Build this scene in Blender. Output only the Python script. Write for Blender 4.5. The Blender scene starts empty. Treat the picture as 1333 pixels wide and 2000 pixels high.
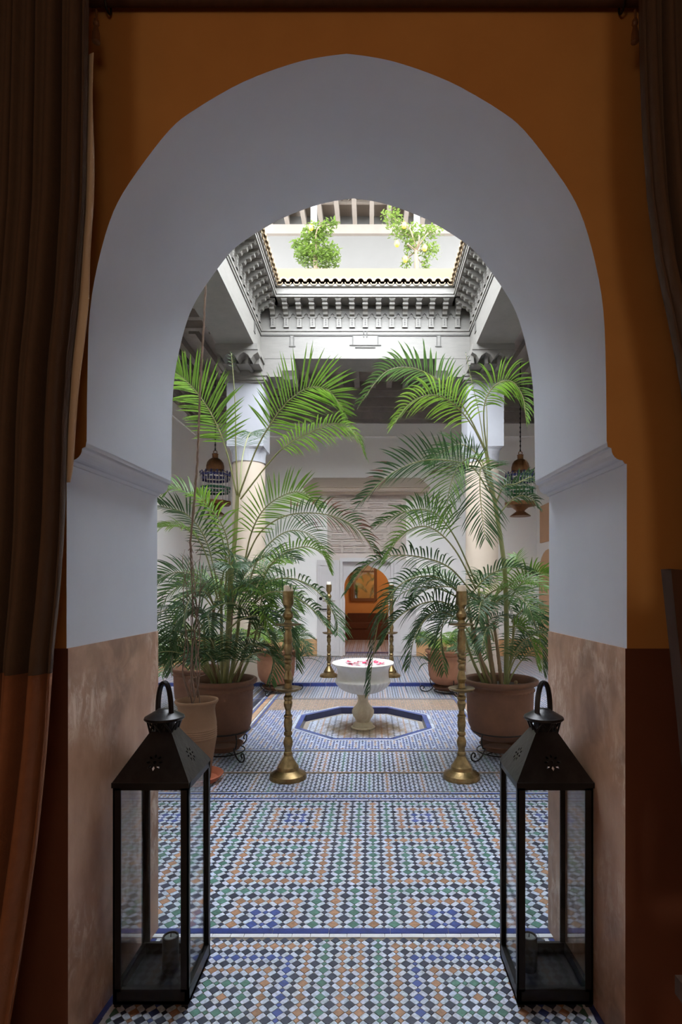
import bpy, bmesh, math, random
import numpy as np
from mathutils import Vector, Matrix
random.seed(7)
scene = bpy.context.scene
COL = scene.collection
PI = math.pi

# ------------------------------------------------------------------ camera, world, lights, exposure
FPX, VX, HY, CX, CH = 1090.0, 724.0, 1141.0, 0.065, 1.3
cam_d = bpy.data.cameras.new('camera'); cam = bpy.data.objects.new('camera', cam_d); COL.objects.link(cam)
cam.location = (CX, 0, CH); cam.rotation_euler = (PI/2, 0, 0)
cam_d.sensor_width = 36; cam_d.lens = 36*FPX/2000
cam_d.shift_x = -(VX-666.5)/2000; cam_d.shift_y = (HY-1000)/2000
cam_d.clip_start = 0.02
scene.camera = cam
world = bpy.data.worlds.new('sky'); scene.world = world; world.use_nodes = True
bg = world.node_tree.nodes['Background']
bg.inputs[0].default_value = (0.86, 0.93, 1.0, 1); bg.inputs[1].default_value = 22.0
scene.view_settings.view_transform = 'Standard'; scene.view_settings.look = 'None'
scene.view_settings.exposure = 0.0; scene.view_settings.gamma = 1.0
scene.view_settings.use_curve_mapping = False
scene.cycles.max_bounces = 14; scene.cycles.diffuse_bounces = 9; scene.cycles.glossy_bounces = 6
scene.cycles.transmission_bounces = 10; scene.cycles.transparent_max_bounces = 16
scene.cycles.sample_clamp_indirect = 8.0
scene.cycles.caustics_reflective = False; scene.cycles.caustics_refractive = False
def lamp(name, loc, energy, color, radius):
    l = bpy.data.lights.new(name, 'POINT'); l.energy = energy; l.color = color; l.shadow_soft_size = radius
    o = bpy.data.objects.new(name, l); COL.objects.link(o); o.location = loc; return o
lamp('salon_fill', (0.8, -2.2, 1.35), 36, (1.0, 0.86, 0.68), 0.4)              # unseen warm fill lights added in the dark room the camera stands in
lamp('salon_fill', (-1.4, -2.2, 1.35), 38, (1.0, 0.86, 0.68), 0.4)  # second fill added to soften the curtain shadow on the ochre wall
lamp('rear_room_lamp', (1.5, 11.2, 2.7), 90, (1.0, 0.75, 0.48), 0.12)          # the room behind the far door

# ------------------------------------------------------------------ helpers
def P(px, py, d):
    return Vector(((px-VX)*d/FPX+CX, d, CH-(py-HY)*d/FPX))
def s2l(c):
    return tuple((v/255/12.92 if v/255 <= .04045 else ((v/255+.055)/1.055)**2.4) for v in c)
def rgba(c): return (*s2l(c), 1.0)

class MB:
    def __init__(s): s.v = []; s.f = []; s.m = []
    def add(s, vs, fs, m=0):
        b = len(s.v); s.v.extend([tuple(v) for v in vs])
        for f in fs: s.f.append([i+b for i in f]); s.m.append(m)
        return s
    def box(s, x0, x1, y0, y1, z0, z1, m=0):
        vs = [(x0,y0,z0),(x1,y0,z0),(x1,y1,z0),(x0,y1,z0),(x0,y0,z1),(x1,y0,z1),(x1,y1,z1),(x0,y1,z1)]
        return s.add(vs, [(0,3,2,1),(4,5,6,7),(0,1,5,4),(1,2,6,5),(2,3,7,6),(3,0,4,7)], m)
    def quad(s, a, b, c, d, m=0): return s.add([a,b,c,d], [(0,1,2,3)], m)
    def prism(s, pts, f0, f1, m=0):
        """pts 2D outline, f0/f1 map a 2D point to 3D at the two ends"""
        n = len(pts); vs = [f0(p) for p in pts]+[f1(p) for p in pts]
        fs = [tuple(range(n))[::-1], tuple(range(n, 2*n))]+[(i, (i+1)%n, n+(i+1)%n, n+i) for i in range(n)]
        return s.add(vs, fs, m)
    def tube(s, pts, rad, n=8, m=0, cap=True, closed=False):
        pts = [Vector(p) for p in pts]; k = len(pts)
        if not hasattr(rad, '__len__'): rad = [rad]*k
        up = Vector((0.12, 0.31, 0.94)); vs = []; prev = None
        for i, p in enumerate(pts):
            if closed: t = pts[(i+1) % k]-pts[i-1]
            else: t = (pts[min(i+1,k-1)]-pts[max(i-1,0)])
            t = t.normalized() if t.length > 1e-9 else Vector((0,0,1))
            a = prev if prev is not None else (t.cross(up) if abs(t.dot(up)) < .95 else t.cross(Vector((1,0,0))))
            a = (a-t*a.dot(t)).normalized(); prev = a; b = t.cross(a)
            for j in range(n):
                th = 2*PI*j/n; vs.append(p+(a*math.cos(th)+b*math.sin(th))*rad[i])
        fs = []
        for i in range(k if closed else k-1):
            i2 = (i+1) % k
            for j in range(n): fs.append((i*n+j, i*n+(j+1)%n, i2*n+(j+1)%n, i2*n+j))
        if cap and not closed: fs += [tuple(range(n))[::-1], tuple(range((k-1)*n, k*n))]
        return s.add(vs, fs, m)
    def lathe(s, prof, c=(0,0,0), n=32, m=0, mod=None, cap=True):
        vs = []; fs = []; k = len(prof)
        for i, (r, z) in enumerate(prof):
            for j in range(n):
                th = 2*PI*j/n; rr = r*(mod(i, th) if mod else 1)
                vs.append((c[0]+rr*math.cos(th), c[1]+rr*math.sin(th), c[2]+z))
        for i in range(k-1):
            for j in range(n): fs.append((i*n+j, i*n+(j+1)%n, (i+1)*n+(j+1)%n, (i+1)*n+j))
        if cap: fs += [tuple(range(n))[::-1], tuple(range((k-1)*n, k*n))]
        return s.add(vs, fs, m)
    def holed(s, outer, holes, f, m=0):
        """flat plate with holes; f maps 2D to 3D"""
        bm = bmesh.new(); es = []
        for loop in [outer]+holes:
            vv = [bm.verts.new((p[0], p[1], 0)) for p in loop]
            es += [bm.edges.new((vv[i], vv[(i+1) % len(vv)])) for i in range(len(vv))]
        bmesh.ops.triangle_fill(bm, use_beauty=True, use_dissolve=False, edges=es, normal=(0,0,1))
        bm.verts.index_update()
        s.add([f((v.co.x, v.co.y)) for v in bm.verts], [[v.index for v in fc.verts] for fc in bm.faces], m)
        bm.free(); return s
    def walls(s, loop, f0, f1, m=0):
        n = len(loop)
        return s.add([f0(p) for p in loop]+[f1(p) for p in loop], [(i,(i+1)%n,n+(i+1)%n,n+i) for i in range(n)], m)
    def mesh(s, name, mats, off=(0,0,0), smooth=False, fix=True):
        me = bpy.data.meshes.new(name)
        ox, oy, oz = off
        me.from_pydata([(x-ox, y-oy, z-oz) for x, y, z in s.v], [], s.f)
        for mt in (mats if isinstance(mats, (list, tuple)) else [mats]): me.materials.append(mt)
        me.polygons.foreach_set('material_index', s.m)
        if fix:
            bm = bmesh.new(); bm.from_mesh(me); bmesh.ops.recalc_face_normals(bm, faces=bm.faces); bm.to_mesh(me); bm.free()
        if smooth:
            me.polygons.foreach_set('use_smooth', [True]*len(me.polygons))
            try: me.set_sharp_from_angle(angle=smooth if isinstance(smooth, float) else 0.7)
            except Exception: pass
        me.update(); return me
    def build(s, name, mats, parent=None, smooth=False, off=None, fix=True, label=None):
        loc = off if off is not None else (0,0,0)
        base = tuple(parent_loc(parent)) if parent else tuple(loc)
        o = bpy.data.objects.new(name, s.mesh(name, mats, base, smooth, fix)); COL.objects.link(o)
        if parent: o.parent = parent
        else: o.location = loc
        if label: o['label'] = label
        return o
def parent_loc(p):
    l = Vector(p.location)
    while p.parent: p = p.parent; l = l+Vector(p.location)
    return l
def thing(name, label, cat, loc=(0,0,0), group=None):
    o = bpy.data.objects.new(name, None); COL.objects.link(o); o.location = loc; o.empty_display_size = .1
    o['label'] = label; o['category'] = cat
    if group: o['group'] = group
    return o
def tag(o, label, cat, group=None):
    o['label'] = label; o['category'] = cat
    if group: o['group'] = group
    return o
def struct(o, label=None):
    o['kind'] = 'structure'
    if label: o['label'] = label
    return o
def sroot(name, label, loc=(0,0,0)):
    o = bpy.data.objects.new(name, None); COL.objects.link(o); o.location = loc; o['kind'] = 'structure'; o['label'] = label
    return o
def inst(me, name, parent, loc=(0,0,0), rotz=0, scale=None, color=None):
    o = bpy.data.objects.new(name, me); COL.objects.link(o)
    if parent: o.parent = parent; loc = Vector(loc)-parent_loc(parent)
    o.location = loc; o.rotation_euler = (0, 0, rotz)
    if scale: o.scale = scale
    if color: o.color = color
    return o
def copy_tree(root, loc, label=None, rotz=None):
    r = root.copy(); COL.objects.link(r); r.location = loc
    if rotz is not None: r.rotation_euler = (0, 0, rotz)
    if label: r['label'] = label
    for ch in list(root.children):
        c = ch.copy(); COL.objects.link(c); c.parent = r
        for g in list(ch.children):
            d = g.copy(); COL.objects.link(d); d.parent = c
    return r
def spline(pts, n):
    pts = [Vector(p) for p in pts]; q = [pts[0]*2-pts[1]]+pts+[pts[-1]*2-pts[-2]]; out = []
    segs = len(pts)-1
    for k in range(n):
        u = k/(n-1)*segs; i = min(int(u), segs-1); t = u-i
        a, b, c, d = q[i], q[i+1], q[i+2], q[i+3]
        out.append(.5*((2*b)+(-a+c)*t+(2*a-5*b+4*c-d)*t*t+(-a+3*b-3*c+d)*t**3))
    return out

# ------------------------------------------------------------------ materials
def pm(name, col, rough=.6, metal=0, var=None, scale=6, amt=.5, bump=0, bscale=40, coat=0, stretch=None, spec=None, sharp=False):
    m = bpy.data.materials.new(name); m.use_nodes = True; nt = m.node_tree; b = nt.nodes['Principled BSDF']
    b.inputs['Base Color'].default_value = rgba(col); b.inputs['Roughness'].default_value = rough
    b.inputs['Metallic'].default_value = metal
    if spec is not None: b.inputs['Specular IOR Level'].default_value = spec
    if coat: b.inputs['Coat Weight'].default_value = coat; b.inputs['Coat Roughness'].default_value = .12
    if var or bump:
        tc = nt.nodes.new('ShaderNodeTexCoord'); mp = nt.nodes.new('ShaderNodeMapping')
        geo = nt.nodes.new('ShaderNodeNewGeometry')
        nt.links.new(geo.outputs['Position'], mp.inputs['Vector'])
        if stretch: mp.inputs['Scale'].default_value = stretch
    if var:
        n = nt.nodes.new('ShaderNodeTexNoise'); n.inputs['Scale'].default_value = scale; n.inputs['Detail'].default_value = 6
        n.inputs['Roughness'].default_value = .62
        r = nt.nodes.new('ShaderNodeValToRGB'); w = .06 if sharp else .22
        r.color_ramp.elements[0].position = .5-w; r.color_ramp.elements[1].position = .5+w
        r.color_ramp.elements[0].color = rgba(col)
        r.color_ramp.elements[1].color = tuple(a*(1-amt)+c*amt for a, c in zip(rgba(col), rgba(var)))
        nt.links.new(mp.outputs['Vector'], n.inputs['Vector']); nt.links.new(n.outputs['Fac'], r.inputs['Fac'])
        nt.links.new(r.outputs['Color'], b.inputs['Base Color'])
    if bump:
        n2 = nt.nodes.new('ShaderNodeTexNoise'); n2.inputs['Scale'].default_value = bscale; n2.inputs['Detail'].default_value = 5
        bp = nt.nodes.new('ShaderNodeBump'); bp.inputs['Strength'].default_value = bump; bp.inputs['Distance'].default_value = .01
        nt.links.new(mp.outputs['Vector'], n2.inputs['Vector']); nt.links.new(n2.outputs['Fac'], bp.inputs['Height'])
        nt.links.new(bp.outputs['Normal'], b.inputs['Normal'])
    return m
M = {}
M['white'] = pm('white_plaster', (242,240,239), .85, var=(232,230,229), scale=2.2, bump=.12, bscale=9)
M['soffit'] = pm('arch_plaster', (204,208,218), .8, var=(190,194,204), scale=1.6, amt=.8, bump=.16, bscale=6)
M['courtwall'] = pm('court_plaster', (246,242,238), .85, var=(238,234,230), scale=1.4, bump=.06, bscale=12)
M['orange'] = pm('ochre_plaster', (196,142,78), .8, var=(180,126,66), scale=3, amt=.8, bump=.14, bscale=14)
M['orange_rear'] = pm('ochre_plaster_rear', (206,152,96), .8, var=(192,138,84), scale=3, bump=.08)
M['dado'] = pm('tadelakt', (152,112,87), .42, var=(204,168,142), scale=5.5, amt=.75, bump=.12, bscale=30, stretch=(1,1,.55))
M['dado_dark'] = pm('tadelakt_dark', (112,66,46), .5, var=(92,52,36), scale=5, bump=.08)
M['dado_court'] = pm('tadelakt_court', (206,160,112), .55, var=(186,140,96), scale=5)
M['column_head'] = pm('column_head_plaster', (162,162,167), .8, var=(150,150,155), scale=3, bump=.08)
M['column'] = pm('cream_plaster', (182,167,150), .7, var=(172,156,138), scale=3)
M['paint'] = pm('painted_wood', (120,116,110), .6, var=(104,100,95), scale=7, amt=.6, bump=.15, bscale=30, stretch=(1,1,6))
M['paint_groove'] = pm('painted_wood_groove', (84,81,77), .7)
M['rafter'] = pm('grey_rafters', (152,142,135), .65, var=(128,119,113), scale=8, amt=.7, bump=.1)
M['rafter_dark'] = pm('grey_cornice', (134,124,117), .6, var=(112,103,98), scale=9, amt=.7)
M['pergola'] = pm('pergola_wood', (118,108,98), .7, var=(104,94,86), scale=6)
M['barrel'] = pm('clay_barrel', (150,128,98), .7, var=(100,84,64), scale=16, amt=.8, bump=.2)
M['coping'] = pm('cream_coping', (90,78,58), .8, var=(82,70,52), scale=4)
M['door'] = pm('door_paint', (206,192,182), .6, var=(196,182,172), scale=5, bump=.05)
M['doorleaf'] = pm('door_leaf_paint', (208,202,200), .6, var=(194,188,186), scale=6)
M['canopy'] = pm('canopy_wood', (190,172,154), .6, var=(170,152,136), scale=6, stretch=(1,6,6))
M['grout'] = pm('grout', (150,140,128), .9, var=(120,112,102), scale=30)
M['roomfloor'] = pm('salon_floor', (120,96,80), .5, var=(90,74,64), scale=20)
M['blueglaze'] = pm('blue_glaze', (52,66,132), .3, var=(38,46,92), scale=30, amt=.9, bump=.1)
M['whiteglaze'] = pm('white_glaze', (214,216,222), .3, var=(186,186,192), scale=40)
M['navy'] = pm('navy_glaze', (34,38,72), .3, var=(26,28,50), scale=30)
M['terracotta'] = pm('terracotta', (110,73,50), .82, var=(84,53,36), scale=7, amt=.8, bump=.2, bscale=24)
M['terracotta_pale'] = pm('terracotta_pale', (120,88,62), .85, var=(102,72,50), scale=6, bump=.15)
M['terracotta_lit'] = pm('terracotta_lightened', (160,112,84), .82, var=(134,90,66), scale=7, amt=.8, bump=.15)  # terracotta with the light on the rear pots put into its colour
M['saucer'] = pm('saucer_clay', (178,98,66), .7, var=(150,82,56), scale=9)
M['soil'] = pm('soil', (52,38,28), .95, var=(32,24,18), scale=30, bump=.6, bscale=60)
M['iron'] = pm('wrought_iron', (34,30,28), .55, metal=.6)
M['brass'] = pm('aged_brass', (150,126,88), .36, metal=1, var=(98,82,56), scale=24, amt=.8, bump=.12, bscale=90)
M['marble'] = pm('marble', (226,222,214), .45, var=(200,192,176), scale=9, amt=.7, bump=.08)
M['marble_stained'] = pm('stained_marble', (206,192,164), .6, var=(172,152,118), scale=12, amt=.8, bump=.1)
M['candle'] = pm('candle_wax', (238,232,220), .5)
M['candle_old'] = pm('aged_candle_wax', (206,186,164), .6)
M['wax_pool'] = pm('grey_wax', (104,108,108), .4)
M['candle_black'] = pm('black_candle_wax', (38,42,46), .5, var=(26,30,34), scale=30)
M['blackmetal'] = pm('black_metal', (26,24,25), .38, metal=.55, var=(40,36,36), scale=18)
M['roofmetal'] = pm('dull_sheet_metal', (78,75,75), .36, metal=1.0, var=(50,48,48), scale=11, amt=.8, bump=.1)
M['lantern_brass'] = pm('lantern_brass', (140,98,62), .45, metal=.8, var=(92,62,42), scale=30, amt=.8)
M['blueglass'] = pm('blue_glass', (48,50,104), .15, var=(36,38,84), scale=20)
M['greenglass'] = pm('green_glass', (34,92,62), .15, var=(26,70,50), scale=20)
M['rod'] = pm('glass_rod', (196,190,186), .12, spec=.8)
M['curtain'] = pm('brown_velvet', (78,58,42), .92, var=(64,47,34), scale=40, bump=.1, bscale=220)
M['curtain_band'] = pm('rust_velvet', (128,80,50), .9, var=(106,64,40), scale=40, bump=.1, bscale=220)
M['lining'] = pm('cream_lining', (206,188,164), .9, var=(190,172,148), scale=30)
M['darkwood'] = pm('dark_wood', (70,43,28), .7, var=(50,31,20), scale=9, amt=.8, stretch=(6,6,1), spec=.2)
M['midwood'] = pm('mid_wood', (120,82,52), .5, var=(92,60,38), scale=9, stretch=(6,6,1))
M['sofa'] = pm('dark_upholstery', (86,50,36), .9, var=(70,40,30), scale=20)
M['mirror'] = pm('mirror', (230,232,230), .03, metal=1)
M['vine'] = pm('bare_vine', (104,80,64), .8, var=(76,58,46), scale=40, bump=.3)
M['trunk'] = pm('tree_trunk', (104,88,68), .8, var=(84,70,54), scale=30)
M['lemon'] = pm('lemon', (196,150,44), .5)
M['petal_red'] = pm('red_petal', (206,40,86), .6, var=(170,20,62), scale=40)
M['petal_pink'] = pm('pink_petal', (240,170,186), .6, var=(246,206,212), scale=40)
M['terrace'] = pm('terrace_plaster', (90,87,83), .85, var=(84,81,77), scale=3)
M['niche'] = pm('niche_wood', (196,150,110), .6, var=(180,134,96), scale=5)
def tadelakt():
    m = M['dado']; nt = m.node_tree; b = nt.nodes['Principled BSDF']
    src = b.inputs['Base Color'].links[0].from_socket; geo = nt.nodes.new('ShaderNodeNewGeometry')
    def noise(scale, det, rough, lo, hi, sz=1.0):
        mp = nt.nodes.new('ShaderNodeMapping'); mp.inputs['Scale'].default_value = (1,1,sz); nt.links.new(geo.outputs['Position'], mp.inputs['Vector'])
        n = nt.nodes.new('ShaderNodeTexNoise'); n.inputs['Scale'].default_value = scale; n.inputs['Detail'].default_value = det; n.inputs['Roughness'].default_value = rough
        n.inputs['Distortion'].default_value = .6
        r = nt.nodes.new('ShaderNodeMapRange'); r.inputs['From Min'].default_value = lo; r.inputs['From Max'].default_value = hi
        nt.links.new(mp.outputs['Vector'], n.inputs['Vector']); nt.links.new(n.outputs['Fac'], r.inputs['Value']); return r.outputs['Result']
    def mul(a, b_, k=1.0):
        q = nt.nodes.new('ShaderNodeMath'); q.operation = 'MULTIPLY'; nt.links.new(a, q.inputs[0]); nt.links.new(b_, q.inputs[1]); q.use_clamp = True
        w = nt.nodes.new('ShaderNodeMath'); w.operation = 'MULTIPLY'; w.inputs[1].default_value = k; nt.links.new(q.outputs[0], w.inputs[0]); return w.outputs[0]
    def mix(f, a, col):
        x = nt.nodes.new('ShaderNodeMix'); x.data_type = 'RGBA'; nt.links.new(f, x.inputs[0]); nt.links.new(a, x.inputs[6]); x.inputs[7].default_value = rgba(col); return x.outputs[2]
    bloom = mul(noise(2.6, 3, .5, .46, .62), noise(26, 8, .72, .46, .60, .45), .75)      # lime bloom in streaks
    smudge = mul(noise(1.9, 3, .5, .52, .66), noise(9, 6, .6, .35, .6), .55)             # sooty rubbed patches
    c = mix(bloom, src, (226,204,188)); c = mix(smudge, c, (84,58,46)); nt.links.new(c, b.inputs['Base Color'])
tadelakt()
def cane_mat():
    return pm('palm_cane', (118,124,72), .5, var=(150,140,92), scale=18, amt=.7, stretch=(1,1,.4))
M['cane'] = cane_mat()
M['cane_dry'] = pm('dry_cane', (132,108,76), .8, var=(96,76,54), scale=20, stretch=(2,2,.3))
def glass_mat():
    m = bpy.data.materials.new('clear_glass'); m.use_nodes = True; nt = m.node_tree
    b = nt.nodes['Principled BSDF']; nt.nodes.remove(b)
    out = nt.nodes['Material Output']; tr = nt.nodes.new('ShaderNodeBsdfTransparent'); gl = nt.nodes.new('ShaderNodeBsdfGlossy')
    gl.inputs['Roughness'].default_value = .04; tr.inputs[0].default_value = (.97,.98,.98,1)
    lw = nt.nodes.new('ShaderNodeLayerWeight'); lw.inputs[0].default_value = .5; mx = nt.nodes.new('ShaderNodeMixShader')
    pw = nt.nodes.new('ShaderNodeMath'); pw.operation = 'POWER'; pw.inputs[1].default_value = 4.0
    ma = nt.nodes.new('ShaderNodeMath'); ma.operation = 'MULTIPLY_ADD'; ma.inputs[1].default_value = .90; ma.inputs[2].default_value = .04
    nt.links.new(lw.outputs['Facing'], pw.inputs[0]); nt.links.new(pw.outputs[0], ma.inputs[0])
    nt.links.new(ma.outputs[0], mx.inputs[0]); nt.links.new(tr.outputs[0], mx.inputs[1]); nt.links.new(gl.outputs[0], mx.inputs[2])
    nt.links.new(mx.outputs[0], out.inputs['Surface']); return m
M['glass'] = glass_mat()
def leaf_mat(name, c0, c1, c2, trans=.45):
    m = bpy.data.materials.new(name); m.use_nodes = True; nt = m.node_tree; b = nt.nodes['Principled BSDF']
    oi = nt.nodes.new('ShaderNodeObjectInfo'); geo = nt.nodes.new('ShaderNodeNewGeometry')
    mx = nt.nodes.new('ShaderNodeMath'); mx.operation = 'MULTIPLY_ADD'; mx.inputs[1].default_value = .3
    ad = nt.nodes.new('ShaderNodeMath'); ad.operation = 'MULTIPLY'; ad.inputs[1].default_value = .7
    nt.links.new(oi.outputs['Random'], ad.inputs[0])
    nt.links.new(geo.outputs['Random Per Island'], mx.inputs[0]); nt.links.new(ad.outputs[0], mx.inputs[2])
    r = nt.nodes.new('ShaderNodeValToRGB'); r.color_ramp.elements[0].color = rgba(c0); r.color_ramp.elements[1].color = rgba(c2)
    e = r.color_ramp.elements.new(.5); e.color = rgba(c1)
    nt.links.new(mx.outputs[0], r.inputs['Fac']); nt.links.new(r.outputs['Color'], b.inputs['Base Color'])
    b.inputs['Roughness'].default_value = .38
    tl = nt.nodes.new('ShaderNodeBsdfTranslucent'); hs = nt.nodes.new('ShaderNodeHueSaturation')
    hs.inputs['Value'].default_value = 1.5; hs.inputs['Saturation'].default_value = 1.0; hs.inputs['Hue'].default_value = .485
    nt.links.new(r.outputs['Color'], hs.inputs['Color']); nt.links.new(hs.outputs['Color'], tl.inputs['Color'])
    ms = nt.nodes.new('ShaderNodeMixShader'); ms.inputs[0].default_value = trans
    nt.links.new(b.outputs[0], ms.inputs[1]); nt.links.new(tl.outputs[0], ms.inputs[2])
    nt.links.new(ms.outputs[0], nt.nodes['Material Output'].inputs['Surface']); return m
M['leaf'] = leaf_mat('palm_leaf', (40,66,38), (52,82,42), (74,104,50), .32)
M['leaf_bright'] = leaf_mat('palm_leaf_young', (72,108,34), (90,126,42), (112,142,54), .42)
M['leaf_dry'] = leaf_mat('palm_leaf_dry', (98,66,52), (112,78,60), (136,98,70), .25)
M['leaf_dark'] = leaf_mat('dark_leaf', (38,58,34), (48,70,40), (60,84,48), .3)
M['leaf_tree'] = leaf_mat('citrus_leaf', (66,88,34), (84,104,42), (110,124,56), .4)
def tile_mat(use_obj):
    m = bpy.data.materials.new('zellige_single' if use_obj else 'zellige_field'); m.use_nodes = True; nt = m.node_tree
    b = nt.nodes['Principled BSDF']
    if use_obj: src = nt.nodes.new('ShaderNodeObjectInfo').outputs['Color']
    else:
        at = nt.nodes.new('ShaderNodeAttribute'); at.attribute_name = 'Col'; src = at.outputs['Color']
    geo = nt.nodes.new('ShaderNodeNewGeometry')
    n = nt.nodes.new('ShaderNodeTexNoise'); n.inputs['Scale'].default_value = 85; n.inputs['Detail'].default_value = 4
    nt.links.new(geo.outputs['Position'], n.inputs['Vector'])
    r = nt.nodes.new('ShaderNodeValToRGB'); r.color_ramp.elements[0].position = .30; r.color_ramp.elements[1].position = .72
    r.color_ramp.elements[0].color = (.62,.60,.58,1); r.color_ramp.elements[1].color = (1.12,1.12,1.12,1)
    mul = nt.nodes.new('ShaderNodeMix'); mul.data_type = 'RGBA'; mul.blend_type = 'MULTIPLY'; mul.inputs[0].default_value = 1
    nt.links.new(n.outputs['Fac'], r.inputs['Fac']); nt.links.new(src, mul.inputs[6]); nt.links.new(r.outputs['Color'], mul.inputs[7])
    nt.links.new(mul.outputs[2], b.inputs['Base Color']); b.inputs['Roughness'].default_value = .34
    bp = nt.nodes.new('ShaderNodeBump'); bp.inputs['Strength'].default_value = .12; bp.inputs['Distance'].default_value = .004
    nt.links.new(n.outputs['Fac'], bp.inputs['Height']); nt.links.new(bp.outputs['Normal'], b.inputs['Normal'])
    return m
M['tile_obj'] = tile_mat(True); M['tile_col'] = tile_mat(False)

# ------------------------------------------------------------------ the salon and its arch
D1, D2 = 1.527, 2.10
NARROW = .962
ARCH = [(.712,1.687),(.7095,1.89),(.703,2.048),(.682,2.174),(.650,2.29),(.6136,2.369),(.5534,2.457),(.486,2.542),(.429,2.590),
        (.314,2.659),(.221,2.700),(.129,2.730),(.06,2.744),(0,2.7515)]
def smooth_arch(pts, n=40):
    q = spline([(x, 0, z) for x, z in pts], n); return [(max(p.x, 0), p.z) for p in q]
ARC = smooth_arch(ARCH)
JW = .767                     # half width of the opening below the impost
ZD, ZI0, ZI1 = 1.124, 1.633, 1.687
IMP = [(JW, ZI0-.004), (JW-.006, ZI0-.003), (JW-.010, ZI0+.004)]
IMP += [(JW-.012-.030*math.sin(PI/2*k/6), ZI0+.038-.032*math.cos(PI/2*k/6)) for k in range(7)]
IMP += [(JW-.044, ZI0+.040), (JW-.052, ZI0+.043), (JW-.054, ZI1+.002)]
def scl(y): return 1+(NARROW-1)*(y-D1)/(D2-D1)
def arch_wall(name, y, mat, xo, ztop, z0, label):
    k = scl(y); mb = MB()
    side = [(JW, z0)]+IMP+[(ARC[0][0], ZI1+.004)]+ARC[1:]
    for s in (-1, 1):
        for (x0, a), (x1, b) in zip(side[:-1], side[1:]):
            mb.quad((s*xo, y, a), (s*x0*k, y, a), (s*x1*k, y, b), (s*xo, y, b))
    mb.quad((-xo, y, ARC[-1][1]), (xo, y, ARC[-1][1]), (xo, y, ztop), (-xo, y, ztop))
    return mb
wf = struct(arch_wall('wall_front', D1, None, 2.6, 3.4, ZD, '').build('wall_front', M['orange'], fix=False), 'ochre plaster wall pierced by the big arch')
mb = MB()
for s in (-1, 1):
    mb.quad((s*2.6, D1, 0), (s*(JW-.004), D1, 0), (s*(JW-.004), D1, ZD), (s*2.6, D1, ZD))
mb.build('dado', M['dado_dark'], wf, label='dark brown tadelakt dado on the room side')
arch_wall('x', D2, None, 3.0, 4.8, 0, '').build('courtyard_face', M['white'], wf, fix=False)
# soffit of the arch
mb = MB(); NY = 7
ys = [D1+(D2-D1)*j/(NY-1) for j in range(NY)]
full = [(-x, z) for x, z in ARC]+[(x, z) for x, z in reversed(ARC[:-1])]
vs = [(x*scl(y), y, z) for y in ys for x, z in full]; n = len(full)
mb.add(vs, [(j*n+i, j*n+i+1, (j+1)*n+i+1, (j+1)*n+i) for j in range(NY-1) for i in range(n-1)])
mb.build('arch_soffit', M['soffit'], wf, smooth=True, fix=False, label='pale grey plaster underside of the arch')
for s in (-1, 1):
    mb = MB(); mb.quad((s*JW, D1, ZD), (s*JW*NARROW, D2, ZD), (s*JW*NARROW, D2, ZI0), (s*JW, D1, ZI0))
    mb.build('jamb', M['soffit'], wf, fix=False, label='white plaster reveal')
    mb = MB()
    for k in range(4):
        za, zb = ZD*k/4, ZD*(k+1)/4
        mb.quad((s*(JW-.004), D1, za), (s*(JW*NARROW-.004), D2, za), (s*(JW*NARROW-.004), D2, zb), (s*(JW-.004), D1, zb))
    mb.quad((s*JW, D1, ZD), (s*JW*NARROW, D2, ZD), (s*(JW*NARROW-.004), D2, ZD), (s*(JW-.004), D1, ZD))
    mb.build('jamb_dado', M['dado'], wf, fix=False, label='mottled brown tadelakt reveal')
    # impost moulding: cove, bead and fillet
    prof = [(JW+.01, ZI0-.004)]+IMP+[(JW+.01, ZI1+.002)]
    mb = MB(); mb.prism(prof, lambda p: (s*p[0], D1+.001, p[1]), lambda p: (s*p[0]*NARROW, D2+.002, p[1]))
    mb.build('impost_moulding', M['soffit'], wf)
# room shell behind the camera
def shell(name, mb, m, label): return struct(mb.build(name, m), label)
shell('wall_left', MB().box(-2.7,-2.6,-3,D1,0,3.4), M['orange'], 'ochre side wall of the salon')
shell('wall_right', MB().box(2.6,2.7,-3,D1,0,3.4), M['orange'], 'ochre side wall of the salon')
shell('wall_back', MB().box(-2.7,2.7,-3.1,-3,0,3.4), M['orange'], 'ochre wall behind the viewer')
shell('ceiling', MB().box(-2.7,2.7,-3.1,D1+.2,3.4,3.5), M['darkwood'], 'dark timber ceiling of the salon')
shell('wall_lintel', MB().box(-3.0,3.0,D1+.21,D2-.01,3.3,4.75), M['white'], 'masonry over the arch')
for s, sx in ((-1, 'left'), (1, 'right')):
    shell('wall_pier_'+sx, MB().box(min(s*.85,s*2.98),max(s*.85,s*2.98),D1+.02,D2-.02,0,3.3), M['white'], 'masonry pier beside the arch')

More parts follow.
